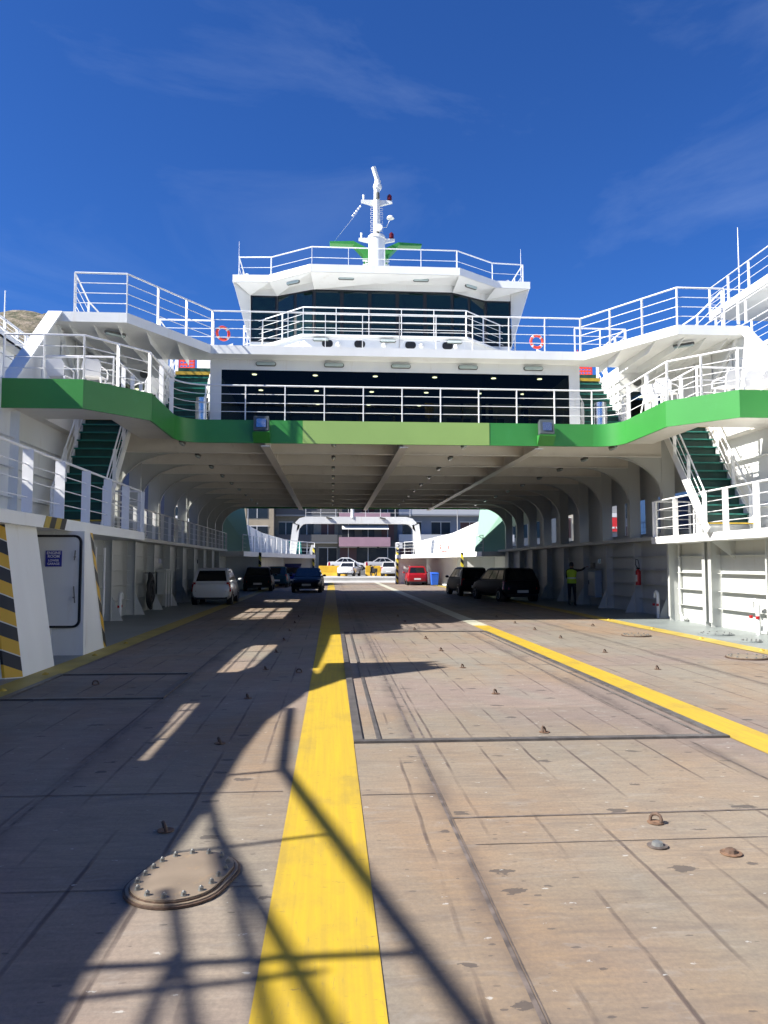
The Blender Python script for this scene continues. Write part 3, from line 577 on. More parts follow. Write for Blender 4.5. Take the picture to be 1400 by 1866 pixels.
# --- wheelhouse
wh = [(2.68, 29.0), (4.15, 29.85), (5.18, 29.85), (5.18, 36)]
pl = plan(wh); c = MB(); c.prism([(x*1, y, 10.14) for x, y in pl], (0, 0, .2)); 
c.prism([(x, y, 12.2) for x, y in pl], (0, 0, .3)); wheel = c.build('wheelhouse', WHITE, F)
def pane(p, q, z0, z1, nm, mt, off=.0, th=.03):
    p = Vector((*p, 0)); q = Vector((*q, 0)); d = (q-p).normalized(); n = Vector((d.y, -d.x, 0)); m_ = MB()
    a = p+n*off; b = q+n*off; m_.prism([(a.x, a.y, z0), (b.x, b.y, z0), (b.x, b.y, z1), (a.x, a.y, z1)], -n*th); return m_.build(nm, mt, wheel)
segs = list(zip(pl[:-1], pl[1:]))
GL2 = simple('wheelhouse_glass', (.006, .018, .015), .05, spec=.55)
for (a, b) in segs:
    if a[1] > 33 and b[1] > 33: continue
    L_ = math.dist(a, b); n = {0: 1}.get(0, 1); n = 5 if L_ > 5.2 and abs(a[1]-b[1]) < .1 else (2 if L_ > 1.4 and L_ < 2 else (1 if L_ < 1.4 else 4))
    for i in range(n):
        f0, f1 = i/n, (i+1)/n; pa = (a[0]+(b[0]-a[0])*f0, a[1]+(b[1]-a[1])*f0); pb = (a[0]+(b[0]-a[0])*f1, a[1]+(b[1]-a[1])*f1)
        dl = Vector((pb[0]-pa[0], pb[1]-pa[1])).normalized()*.07
        pane(pa, pb, 10.34, 12.2, 'window_frame', BLACK, -.02, .02)
        pane((pa[0]+dl[0], pa[1]+dl[1]), (pb[0]-dl[0], pb[1]-dl[1]), 10.42, 12.12, 'window', GL2, 0, .015)
rf = plan([(2.8, 27.9), (4.42, 29.1), (5.8, 29.15), (5.8, 36)]); c = MB(); c.prism([(x, y, 12.47) for x, y in rf], (0, 0, .28)); roof = c.build('roof', WHITE, wheel)
c = MB(); inner = plan([(2.68, 28.97), (4.15, 29.8), (5.18, 29.8)]); outr = plan([(2.78, 27.95), (4.4, 29.12), (5.7, 29.17)])
c.add([(x, y, 12.46) for x, y in outr]+[(x, y, 12.17) for x, y in inner], [(i, i+1, 7+i-1, 6+i) for i in range(5)]); c.build('soffit', WHITE, wheel)
for s in (-1, 1):
    c = MB(); c.prism([(s*5.78, 29.2, 12.46), (s*5.2, 29.83, 10.3), (s*5.2, 30.6, 10.3), (s*5.78, 31.5, 12.46)], (s*-.03, 0, 0)); c.add([(s*5.78, 29.2, 12.46), (s*5.2, 29.83, 10.3), (s*5.19, 29.83, 12.46)], [(0, 1, 2)]); c.build('roof_bracket', WHITE, wheel)
railing(F, [(-5.6, 35, 12.75), (-5.6, 29.5, 12.75), (-4.35, 29.4, 12.75), (-2.75, 28.3, 12.75), (2.75, 28.3, 12.75), (4.35, 29.4, 12.75), (5.6, 29.5, 12.75), (5.6, 35, 12.75)], .82, 1, 1.3, .05, .02, label='railing round the wheelhouse roof')
for x, z0 in ((-5.62, 12.7), (5.55, 12.7)): MB().cyl((x, 29.6, z0), (x, 29.6, z0+1.55), .014, .006, 6).build('whip_antenna', RAILM, F)
for x in (-5.3, 5.0): MB().ball((x, 29.6, 12.85), .12).build('roof_fitting', WHITE, F, smooth=60)
# --- mast
c = MB(); c.cyl((-.15, 31, 12.7), (-.15, 31, 15.1), .36, .34, 24); mast = c.build('mast', WHITE, F, smooth=40)
MB().cyl((-.15, 31, 15.1), (-.15, 31, 15.2), .38, .36, 24).build('collar', WHITE, mast, smooth=40)
MB().cyl((-.15, 31, 15.15), (-.15, 31, 17.3), .15, .12, 16).build('topmast', WHITE, mast, smooth=40)
for z, hw_ in ((15.05, .75), (16.68, .65)):
    c = MB()
    for s in (-1, 1): c.prism([(-.15, 30.98, z-.18), (-.15+s*hw_, 30.98, z), (-.15+s*hw_, 30.98, z+.09), (-.15, 30.98, z+.09)], (0, .12, 0))
    c.build('yard', WHITE, mast)
    c = MB(); c.cyl((-.15+hw_*.82, 31.04, z+.09), (-.15+hw_*.82, 31.04, z+.13), .06); c.cyl((-.15+hw_*.82, 31.04, z+.13), (-.15+hw_*.82, 31.04, z+.30), .10); c.cyl((-.15+hw_*.82, 31.04, z+.30), (-.15+hw_*.82, 31.04, z+.38), .10, .03); c.build('signal_lamp', REDL, mast)
    c = MB(); c.cyl((-.15-hw_*.85, 31.04, z+.05), (-.15-hw_*.85, 31.04, z+.32), .025, .05, 8); c.build('signal_lamp', WHITE, mast)
c = MB()
for s in (-1, 1):
    for k in range(8):
        z = 15.25+k*.18; x0 = -.15+s*.13; x1 = -.15+s*.25; c.tube([(x0, 31, z), (x1, 31, z), (x1, 31, z+.10), (x0, 31, z+.10)], .010, 5)
    for k in range(6): x0 = -.15+s*.34; c.tube([(x0, 30.9, 13.1+k*.2), (x0+s*.12, 30.9, 13.1+k*.2), (x0+s*.12, 31.1, 13.1+k*.2), (x0, 31.1, 13.1+k*.2)], .012, 5)
c.build('rung', RAILM, mast)
c = MB(); c.cyl((-.13, 31, 17.25), (-.11, 31, 17.6), .17, .13, 12); c.ball((-.12, 31, 17.35), .19); c.bar((-.10, 31, 17.55), (-.30, 30.9, 18.15), .16, .12); c.build('radar', WHITE, mast, smooth=45)
MB().cyl((-.12, 30.86, 16.78), (-.12, 30.86, 17.02), .08).build('lamp', LAMPB, mast)
c = MB(); c.cyl((.42, 31, 16.0), (.42, 31, 16.08), .16, .13); c.cyl((.42, 31, 16.08), (.42, 31, 16.13), .13, .05); c.tube([(.0, 31, 15.6), (.25, 31, 15.62), (.42, 31, 16.0)], .015); c.build('dome_aerial', WHITE, mast, smooth=40)
c = MB(); c.cyl((-.08, 30.82, 15.48), (-.08, 30.70, 15.50), .14, .15, 14); c.build('horn', WHITE, mast)
MB().cyl((-.12, 30.84, 15.25), (-.12, 30.84, 15.40), .06).build('lamp', LAMPB, mast)
c = MB(); c.tube([(-.78, 31, 16.62), (-1.0, 31.2, 16.25), (-2.05, 32, 15.2)], .007, 4); 
for k in range(5): c.cyl((-.82-k*.075, 31.03+k*.03, 16.52-k*.085), (-.86-k*.075, 31.05+k*.03, 16.47-k*.085), .035)
c.build('stay_wire', RAILM, mast)
for s in (-1, 1):
    c = MB(); P = [(-.15+s*1.95, 15.18), (-.15+s*.95, 15.22), (-.15+s*.33, 14.92), (-.15+s*.33, 12.75), (-.15+s*.52, 12.75), (-.15+s*.52, 14.62), (-.15+s*.95, 15.08), (-.15+s*1.93, 15.09)]
    c.prism([(x, 31.5, z) for x, z in P], (0, .45, 0)); fn = c.build('funnel', GREEN, F)
    c = MB()
    for k in range(9): c.box(*sorted((-.15+s*.36, -.15+s*.56)), 31.45, 31.5, 12.9+k*.18, 12.96+k*.18)
    c.build('louvre', WHITE, fn)
# --- near arch behind and above the camera, far arch, both with a catwalk
def arch(y, hwid, ztop, zb, label):
    r_ = .7; P = [(-hwid-.35, y, zb), (-hwid-.05, y, ztop-.6)]+[(x, y, z) for x, z in [(-hwid+r_-r_*math.cos(R(a)), ztop-.28-r_+r_*math.sin(R(a))) for a in (0, 30, 60, 90)]]
    P = P+[(-x, y_, z) for x, y_, z in P[::-1]]; c = MB()
    rings = []
    for i, p in enumerate(P):
        a = Vector(P[max(i-1, 0)]); b = Vector(P[min(i+1, len(P)-1)]); d = (b-a).normalized(); n_ = Vector((d.z, 0, -d.x)); q = Vector(p); rings.append([q+n_*.28+Vector((0, -.3, 0)), q+n_*.28+Vector((0, .3, 0)), q-n_*.28+Vector((0, .3, 0)), q-n_*.28+Vector((0, -.3, 0))])
    c.loft(rings); a_ = c.build('arch', WHITE, F, smooth=40, label=label)
    railing(F, [(-hwid+.7, y-.2, ztop), (hwid-.4, y-.2, ztop)], .66, 1, 1.2, .05, .03)
    c = MB(); c.cyl((-.3, y-.25, ztop-.1), (-.3, y-.25, ztop+.85), .12, .12); c.build('catwalk_post', WHITE, a_)
    for x in (-2.2, 2.1): c = MB(); c.bar((x-.2, y-.33, ztop-.06), (x+.25, y-.33, ztop-.16), .16, .1); c.build('floodlight', LAMPB, a_)
arch(62, 4.75, 5.45, 2.4, 'white arch over the far end of the vehicle deck')
# --- far end: side walkways, hull sides, pillars
ins = [(7.2, 46.5), (6.8, 49), (4.4, 60.5), (3.3, 63.5)]; outp = [(9.0, 46.5), (8.7, 50), (7.2, 58), (5.4, 67)]
for s in (-1, 1):
    c = MB(); c.prism([(s*x, y, 2.12) for x, y in ins+outp[::-1]], (0, 0, .3)); c.build('side_walkway_deck', WHITE, F, label='far walkway')
    c = MB(); tops = [5.5, 4.9, 4.0, 3.6]
    for (a, b, za, zb) in zip(outp[:-1], outp[1:], tops[:-1], tops[1:]):
        c.hexa([(s*a[0], a[1], -.5), (s*b[0], b[1], -.5), (s*(b[0]+.06), b[1], -.5), (s*(a[0]+.06), a[1], -.5), (s*a[0], a[1], za), (s*b[0], b[1], zb), (s*(b[0]+.06), b[1], zb), (s*(a[0]+.06), a[1], za)])
        for k in range(5):
            f = k/5; x = a[0]+(b[0]-a[0])*f; y = a[1]+(b[1]-a[1])*f; z = za+(zb-za)*f; c.prism([(s*x, y, 2.42), (s*(x-.3), y, 2.42), (s*(x-.06), y, z), (s*x, y, z)], (0, .02, 0))
    c.build('bulwark', WHITE, F)
    railing(F, mir([(x+.08, y, 2.42) for x, y in ins], s), 1.0, 3, 1.3, .05, .02)
    MB().box(*sorted((s*3.3, s*5.9)), 63.5, 63.56, 0, 2.12).build('bulkhead', WHITE, F); MB().box(*sorted((s*6.6, s*8.9)), 49.9, 50.0, 0, 2.12).build('bulkhead', WHITE, F)
    for (x, y) in ((6.6, 54.0),):
        c = MB(); c.hexa([(s*(x-.1), y, 0), (s*(x+.5), y, 0), (s*(x+.5), y+.5, 0), (s*(x-.1), y+.5, 0), (s*(x+.4), y, 2.12), (s*(x+.8), y, 2.12), (s*(x+.8), y+.5, 2.12), (s*(x+.4), y+.5, 2.12)]); c.build('pillar', WHITE, F)
    for (x, y, zt) in ((6.55, 49.85, 2.4), (3.45, 63.4, 3.0)):
        c = MB(); c.box(s*x-.09, s*x+.09, y-.02, y+.06, 0, zt); c.build('hazard_post', HAZF, F)
# aft wall pieces framing the tunnel mouth (pale green sloped plate on the right)
for s in (-1, 1):
    c = MB(); c.prism([(s*9.0, 46.6, 2.42), (s*6.9, 47.3, 2.42), (s*7.4, 47.6, 5.5), (s*9.0, 46.8, 5.5)], (0, .06, 0)); c.build('end_screen', simple('pale_green_paint', (.30, .52, .42), .45), F, label='pale green sloped screen at the tunnel end')

# added ramp-shaped panel behind the camera, unseen, blocks sky light and reflections
c = MB(); c.hexa([(-5.2, -7.8, 0), (5.2, -7.8, 0), (5.2, -7.5, 0), (-5.2, -7.5, 0), (-5.2, -8.8, 6.2), (5.2, -8.8, 6.2), (5.2, -8.5, 6.2), (-5.2, -8.5, 6.2)])
for k in range(9): c.box(-5, 5, -7.7-k*.105, -7.48-k*.105, .6+k*.65, .7+k*.65)
c.build('sky_blocker', simple('blocker_grey', (.25, .25, .25), .6), F, label='added unseen panel behind the viewer, blocking sky light')
# ------------------------------------------------------------------ neighbouring ferries (left one, with added screens, shades part of the deck)
NB = thing('ferry', 'neighbouring white ferry moored along the left side, its top railing by the rocky hill', 'ferry', (0, 0, 0))
def ny(x, y0, y1, z0, z1, t=.25): return MB().box(x-t, x, y0, y1, z0, z1)
c = MB(); c.box(-29, -14, -30, 60, -2.5, 8.4); c.build('hull', simple('dark_blue_hull', (.02, .05, .12), .4), NB)
# open grid further aft (bars seen in the light patches under the cover)
X = -14.0
g = MB()
for z in (9.35, 9.95, 10.25, 10.6): g.box(X-.06, X, 18.6, 33.4, z, z+.05)
for y in (21.0, 24.0, 27.5, 30.6): g.box(X-.06, X, y, y+.12, 8.4, 10.6)
g.build('railing', RAILM, NB)
c = MB(); c.box(X-.12, X, 33.4, 60, 8.4, 10.25); c.prism([(X, 13.1, 8.4), (X, 18.6, 8.4), (X, 18.6, 11.3), (X, 15.0, 11.2), (X, 13.1, 10.0)], (-.1, 0, 0)); c.build('shadow_screen', WHITE, NB)  # unseen screens added to the neighbour, cut to shape the deck's shadow
railing(NB, [(-14.05, 26.5, 10.2), (-14.05, 31.0, 10.2)], .5, 1, 1.2, .10, .05)
c = MB(); c.box(-19, -14.0, 26.5, 31.0, 9.95, 10.19); c.box(-19, -14.6, 27, 31, 8.4, 9.95); c.build('deck_edge', WHITE, NB)
c = MB(); c.cyl((-14.6, 30.0, 10.2), (-14.6, 30, 12.2), .02); c.build('whip_antenna', RAILM, NB)
# added shadow casters, out of view at left: panels and rails shaped for the near shadows
X = -9.1; DZ = -4.567; DY = 1.313
def sh(pts): return [(X, y+DY, z+DZ) for y, z in pts]
c = MB(); T_ = (-.06, 0, 0)
c.prism(sh([(-12, 7.8), (3.9, 7.8), (3.9, 10.52), (2.9, 10.5), (.4, 10.32), (-.2, 10.36), (-1.3, 10.5), (-3.5, 10.5), (-12, 9.9)]), T_)
c.prism(sh([(3.9, 9.84), (6.62, 9.82), (6.62, 10.9), (5.3, 10.62), (3.9, 10.52)]), T_); c.prism(sh([(3.9, 7.8), (6.6, 7.8), (6.6, 9.62), (6.4, 9.62), (3.9, 9.74)]), T_)
c.prism(sh([(6.6, 7.8), (9.2, 7.8), (9.2, 10.95), (8.15, 11.1), (6.6, 10.9)]), T_)
c.prism(sh([(9.2, 7.8), (13.1, 7.8), (13.1, 9.64), (9.2, 9.62)]), T_); c.prism(sh([(9.2, 9.95), (9.75, 10.12), (13.1, 10.28), (13.1, 11.2), (9.2, 11.05)]), T_)
c.prism(sh([(13.1, 7.8), (15.2, 7.8), (15.2, 11.25), (13.1, 11.2)]), T_)
c.build('shadow_screen', WHITE, F)
c = MB(); c.prism(sh([(7.0, 11.0), (7.85, 11.4), (8.40, 12.65), (8.66, 13.0), (8.95, 12.7), (9.05, 13.0), (9.2, 12.7), (9.4, 12.95), (9.6, 11.9), (9.75, 11.2)]), T_); c.build('shadow_plate', WHITE, F)
g = MB(); g.tube(sh([(-8, 13.2), (-.52, 11.72), (3.27, 10.87), (5.9, 10.8)]), .040); g.tube(sh([(-8, 12.6), (-.34, 11.23), (1.97, 10.55)]), .032); g.tube([(x-.5, y, z) for x, y, z in sh([(-8, 12.9), (-.4, 11.5), (2.7, 10.85)])], .028)
g.tube(sh([(-8, 11.7), (-.3, 10.8), (1.0, 10.5)]), .026); g.build('railing', RAILM, F, smooth=50)
g = MB(); p = sh([(.38, 10.3), (.04, 11.58), (.15, 10.3), (.02, 11.2), (3.2, 10.4), (3.2, 10.9), (-1.2, 10.3), (-1.3, 11.7)])
for k, w_ in ((0, .06), (2, .045), (4, .04), (6, .045)): MB().bar(p[k], p[k+1], w_, w_, up=(0, 1, 0)).build('railing_post', RAILM, F)
for ya, za, yb, zb in ((-.9, 10.4, -1.0, 11.8), (.38, 10.62, -.5, 10.62), (1.6, 10.4, 1.6, 11.2)): MB().bar((X, ya+DY, za+DZ), (X, yb+DY, zb+DZ), .035, .035, up=(1, 0, 0)).build('railing_post', RAILM, F)
# ---- right neighbour
NR = thing('ferry', 'neighbouring white ferry on the right with stacked railings running up to the frame edge', 'ferry', (0, 0, 0))
MB().box(14.3, 30, -5, 40, -2.5, 7.4).build('hull', MATS['dark_blue_hull'], NR); MB().box(15.8, 30, -5, 29, 7.6, 12.0).build('deck_house', WHITE, NR)
c = MB(); c.box(14.0, 30, -5, 31.0, 12.0, 12.3); c.build('deck', WHITE, NR, label='top deck edge')
c = MB(); c.box(13.6, 30, -5, 30, 7.4, 7.6); c.box(13.9, 16, -5, 29.5, 9.7, 9.85); c.build('deck', WHITE, NR, label='lower deck edge')
railing(NR, [(18, 31.0, 12.3), (14.05, 31.0, 12.3), (14.05, 5, 12.3)], 1.05, 2, 1.5, .09, .03)
railing(NR, [(13.9, 29.2, 9.85), (13.9, 5, 9.85)], 1.05, 3, 1.6, .08, .03)
railing(NR, [(16, 31.5, 10.6), (13.4, 31.5, 10.6), (13.4, 5, 10.6)], .9, 1, 2.2, .08, .05)
railing(NR, [(13.6, 30, 7.6), (13.6, 6, 7.6)], 1.05, 3, 1.5, .08, .03)
for k in range(7): MB().cyl((13.95, 10+k*3.1, 7.6), (13.95, 10+k*3.1, 12.0), .06).build('stanchion', WHITE, NR)
for k in range(4): MB().bar((14.0, 14+k*3.5, 7.8), (14.1, 17+k*3.5, 9.8), .1, .12).build('brace', WHITE, NR)
for k in range(5): MB().box(15.76, 15.79, 12+3.2*k, 13.8+3.2*k, 10.2, 11.4).build('window', GL2, NR)
MB().box(14.3, 14.6, 22.6, 22.9, 9.9, 10.9).build('red_board', REDP, NR)
MB().cyl((14.2, 28.9, 12.3), (14.2, 28.9, 15.1), .03, .012, 6).build('whip_antenna', RAILM, NR)
NR['label'] = NR['label']

# ------------------------------------------------------------------ hill behind the left side
def hill():
    m_ = MB(); nx, nyy = 70, 40; vs = []
    for j in range(nyy):
        for i in range(nx):
            x = -390+i*5.2; y = 240+j*7; u = max(0, 1-((x+150)/130)**2) if x > -150 else 1; v = math.sin(min(1, j/24)*math.pi/2)
            edge = 1/(1+math.exp((x+97)/11)); h = 131*v*edge*(.95+.05*math.sin(x*.03))+(x+150)*.12*v*edge
            h += (noise.noise(Vector((x*.03, y*.03, 0)))*9+noise.noise(Vector((x*.12, y*.12, 3)))*4)*v*edge; vs.append((x, y, h-1))
    fs = [(j*nx+i, j*nx+i+1, (j+1)*nx+i+1, (j+1)*nx+i) for j in range(nyy-1) for i in range(nx-1)]
    m_.add(vs, fs); m, t, b = newmat('rocky_hillside'); b.inputs['Roughness'].default_value = .95
    tcn = t.nodes.new('ShaderNodeTexCoord'); n1 = t.nodes.new('ShaderNodeTexNoise'); n1.inputs['Scale'].default_value = .16; n1.inputs['Detail'].default_value = 10; n1.inputs['Roughness'].default_value = .75; t.links.new(tcn.outputs['Object'], n1.inputs[0])
    r_ = t.nodes.new('ShaderNodeValToRGB'); e = r_.color_ramp.elements; e[0].position = .38; e[0].color = (.05, .065, .03, 1); e[1].position = .62; e[1].color = (.36, .30, .24, 1); q = e.new(.5); q.color = (.20, .17, .11, 1)
    t.links.new(n1.outputs[0], r_.inputs[0]); t.links.new(r_.outputs[0], b.inputs['Base Color'])
    bp = t.nodes.new('ShaderNodeBump'); bp.inputs['Strength'].default_value = 1; bp.inputs['Distance'].default_value = 4; t.links.new(n1.outputs[0], bp.inputs['Height']); t.links.new(bp.outputs[0], b.inputs['Normal'])
    return tag(m_.build('hill', m, smooth=60), kind='structure')
hill()

# ------------------------------------------------------------------ town front on the quay
WIN = simple('dark_window', (.02, .025, .03), .15); SHUT = simple('brown_shutter', (.10, .05, .045), .7); GREYB = simple('grey_balcony', (.30, .30, .29), .8)
def building(x0, x1, y, h, mat, label, floors=4, base=.95, bays=3, balcony=None, depth=12, doors=False):
    t = thing('apartment_building', label, 'building', ((x0+x1)/2, y, base)); wd = x1-x0
    m_ = MB(); m_.box(-wd/2, wd/2, 0, depth, 0, h); m_.box(-wd/2-.15, wd/2+.15, -.15, depth, h, h+.25); m_.build('wall', mat, t)
    fh = h/floors
    for f in range(floors):
        z = f*fh
        for b_ in range(bays):
            cx = -wd/2+wd*(b_+.5)/bays; ww = wd/bays*.32
            q = MB()
            if f == 0: q.box(cx-ww*1.3, cx+ww*1.3, -.04, -.01, .1, fh*.8)
            else: q.box(cx-ww, cx+ww, -.04, -.01, z+.25, z+fh*.75)
            wn = q.build('window' if f else 'shopfront', WIN if (b_+f) % 3 else SHUT, t)
            q = MB(); zz0, zz1 = ((z+.25, z+fh*.75) if f else (.1, fh*.8)); w2 = ww if f else ww*1.3
            q.box(cx-w2-.08, cx+w2+.08, -.06, -.042, zz1, zz1+.1); q.box(cx-.04, cx+.04, -.06, -.042, zz0, zz1); q.build('frame', AWN, wn)
        if balcony and f:
            q = MB(); q.box(-wd/2+.1, wd/2-.1, -1.3, -.02, z-.12, z+.06); q.build('balcony_slab', GREYB, t); q = MB(); q.box(-wd/2+.1, wd/2-.1, -1.33, -1.27, z+.06, z+1.0); q.build('balcony_front', balcony, t)
    return t
T = building(-1.1, 6.6, 100, 14.2, CONC, 'grey concrete block with pink balconies behind the quay cars', 4, bays=3)
for z0, z1 in ((2.95, 4.15), (6.15, 7.3), (9.35, 10.5), (12.5, 13.6)):
    MB().box(-3.8, 2.0+.8, -1.5, -1.42, z0, z1).build('pink_balcony', PINK, T); MB().box(-3.8, 2.8, -1.42, -.02, z0-.02, z0+.12).build('balcony_slab', CONC, T)
for z in (5.35, 8.5): MB().prism([(-3.4, -.05, z+.4), (-3.4, -1.6, z-.15), (-3.4, -1.6, z-.22), (-3.4, -.05, z+.3)], (6.0, 0, 0)).build('awning', AWN, T)
q = MB(); q.box(-3.6, 3.4, -.03, -.005, .1, 2.8); q.build('shopfront', WIN, T)
building(-9.3, -1.12, 100.6, 14, simple('cream_render', (.24, .23, .19), .85, var=.1), 'dark balconied apartment block left of the pink one', 4, bays=3, balcony=simple('dark_balcony', (.10, .10, .10), .8))  # cream render darkened, shade of the facade put into its colour
building(-13.5, -9.32, 98, 12.5, BEIGE, 'narrow beige building with a blank sunlit side', 4, bays=1)
building(-24, -13.5, 103, 9, BEIGE, 'low beige house with a white awning far left of the arch', 3, bays=3, balcony=AWN)
building(6.62, 22, 100.6, 14.2, PALE, 'pale blue building with white balcony bands right of the arch', 4, bays=4, balcony=simple('glass_balcony', (.45, .46, .47), .4))
building(22.1, 31.2, 103, 12, simple('cream_wall', (.45, .42, .34), .85), 'cream building seen through the right side openings', 3, bays=3)
SB = building(31.3, 39, 102, 10, GREYB, 'grey shop building with red and white fascia seen through the right openings', 3, bays=3)
MB().box(-2.6, 2.6, -.35, -.1, 5.1, 7.0).build('fascia_board', simple('signal_red', (.62, .03, .03), .5), SB); MB().box(-2.6, 2.6, -.36, -.12, 7.05, 7.6).build('fascia_board', AWN, SB)
for k in range(9): MB().box(-2.2+k*.5, -1.9+k*.5, -.38, -.355, 5.5, 5.75).build('fascia_mark', AWN, SB)
SB = building(39.4, 47, 102, 10, BEIGE, 'beige shop building with purple and green boards behind the right openings', 3, bays=3)
MB().box(-3.2, 1.8, -.35, -.1, 5.6, 7.4).build('fascia_board', simple('purple_board', (.33, .03, .24), .5), SB); MB().box(-3.2, 3.2, -.5, -.1, 4.3, 5.4).build('fascia_board', simple('olive_board', (.22, .28, .10), .6), SB)
building(47.4, 58, 103, 11, simple('ochre_wall', (.42, .36, .2), .85), 'ochre house at the far right of the row', 3, bays=3, balcony=GREYB)
for i, (a, b_, mt, d) in enumerate(((-35, -25, PALE, 'pale grey house left of the awning house'), (-48, -36, GREYB, 'wide grey house further left on the quay'), (-62, -49, BEIGE, 'leftmost beige house on the quay'))): building(a, b_, 104, 8+i, mt, d, 3, bays=3, balcony=GREYB)
# street lamps
LPG = simple('lamp_post_grey', (.3, .3, .3), .7)
def lamp(x, y, h, lab, z=.42):
    t = thing('street_lamp', lab, 'street lamp', (x, y, z), group='street lamps on the quay'); MB().cyl((0, 0, 0), (0, 0, h), .09, .05, 8).build('pole', LPG, t); MB().cyl((0, 0, 0), (0, 0, .5), .14, .13, 8).build('base', LPG, t)
    MB().bar((0, 0, h), (-.9, 0, h+.12), .06, .05).build('arm', GALV, t); q = MB(); q.bar((-.5, 0, h+.08), (-1.2, 0, h+.16), .22, .10); q.build('lamp_head', AWN, t, bevel=.02)
lamp(13.2, 92, 7.6, 'grey street lamp standing before the pale blue building', .95); lamp(-11.9, 92, 8.5, 'grey street lamp before the narrow beige building', .95); lamp(-14.8, 93, 6.4, 'shorter grey street lamp left of the beige building', .95)
# road sign, barriers, bollards
t = thing('road_sign', 'small white road sign on a grey post before the dark shopfront', 'road sign', (5.4, 88, .95)); MB().cyl((0, 0, 0), (0, 0, 3.2), .04, n=8).build('pole', GALV, t); MB().box(-.1, .75, -.05, -.03, 2.5, 3.15).build('panel', AWN, t); q = MB(); q.prism([(.2, -.06, 2.6), (.45, -.06, 2.82), (.2, -.06, 3.05), (.3, -.06, 2.82)], (0, .005, 0)); q.build('arrow', BLACK, t)
YB = simple('yellow_barrier_paint', (.60, .36, .02), .6, var=.15, scale=1.2)
for i, (x0, x1, lab) in enumerate(((-3.3, -.3, 'long yellow concrete barrier at the left, under the parked silver saloons'), (1.6, 3.2, 'short yellow concrete barrier in the middle of the quay'), (3.35, 5.2, 'yellow concrete barrier left of the beige hatchback'))):
    m_ = MB(); wd = x1-x0; m_.prism([(0, -.35, 0), (0, .35, 0), (0, .22, .35), (0, .18, 1.05), (0, -.18, 1.05), (0, -.22, .35)], (wd, 0, 0)); o = m_.build('concrete_barrier', YB, bevel=.03); o.location = (x0, 81.0+.01*i, .42); tag(o, lab, 'barrier', 'yellow concrete barriers')
for i, (x, y, lab) in enumerate(((5.75, 69.2, 'left of the two yellow bollards by the white off-roader'), (6.1, 69.4, 'right of the two yellow bollards by the white off-roader'))):
    t = thing('bollard', lab, 'bollard', (x, y, .05), group='yellow bollards'); MB().cyl((0, 0, 0), (0, 0, .95), .08, n=12).build('post', YEL, t); MB().ball((0, 0, .95), .09).build('cap', YEL, t)

# ------------------------------------------------------------------ cars
def ring_body(y, zb, zt, w_, tum=.93):
    P = [(-w_*.80, zb), (-w_*.97, zb+.10), (-w_, zb+(zt-zb)*.45), (-w_*.985, zb+(zt-zb)*.72), (-w_*tum, zt-.03), (-w_*.80, zt), (0, zt+.02)]
    P = P+[(-a, b) for a, b in P[:-1][::-1]]; return [(a, y, b) for a, b in P]
CARSPEC = {
 # body: (y, z_bottom, z_top, half width) rear to front ; cabin: belt y0,y1, roof y0,y1 (rear..front)
 'hatch': dict(L=3.7, W=1.62, H=1.49, body=[(-1.86, .42, .66, .60), (-1.82, .28, .84, .72), (-1.60, .22, .92, .80), (0, .20, .90, .81), (.95, .20, .90, .81), (1.25, .22, .86, .79), (1.65, .26, .72, .72), (1.84, .36, .55, .60)], cab=(-1.74, 1.15, -1.38, .22), rw=.60),
 'estate': dict(L=4.3, W=1.75, H=1.48, body=[(-2.14, .42, .75, .72), (-2.08, .28, .92, .83), (-1.8, .22, .95, .87), (0, .2, .92, .875), (1.1, .2, .92, .87), (1.5, .22, .86, .86), (1.95, .26, .74, .80), (2.14, .38, .58, .68)], cab=(-2.05, 1.3, -1.8, .35), rw=.62),
 'sedan': dict(L=4.5, W=1.75, H=1.43, body=[(-2.24, .42, .82, .70), (-2.18, .28, .94, .82), (-1.7, .22, .98, .87), (-1.2, .2, .94, .875), (1.0, .2, .92, .87), (1.4, .22, .86, .86), (2.0, .26, .74, .80), (2.24, .38, .56, .66)], cab=(-1.55, 1.25, -.75, .3), rw=.60),
 'suv': dict(L=4.6, W=1.85, H=1.82, body=[(-2.29, .5, .9, .78), (-2.22, .36, 1.08, .88), (-1.9, .3, 1.12, .92), (0, .3, 1.10, .925), (1.1, .3, 1.10, .92), (1.5, .3, 1.06, .91), (2.1, .34, .96, .86), (2.29, .46, .76, .76)], cab=(-2.18, 1.25, -2.0, .5), rw=.68),
}
CARS = {}
CGL = simple('car_glass', (.010, .012, .013), .04, spec=.5); TAIL = simple('tail_lamp', (.30, .008, .01), .15, spec=.8); HEAD = simple('head_lamp', (.5, .5, .52), .1, spec=.9); PLATE = simple('number_plate', (.6, .6, .6), .5); RIM = simple('alloy_rim', (.45, .46, .48), .3, metal=.9); TRIMB = simple('car_trim', (.015, .015, .016), .5)
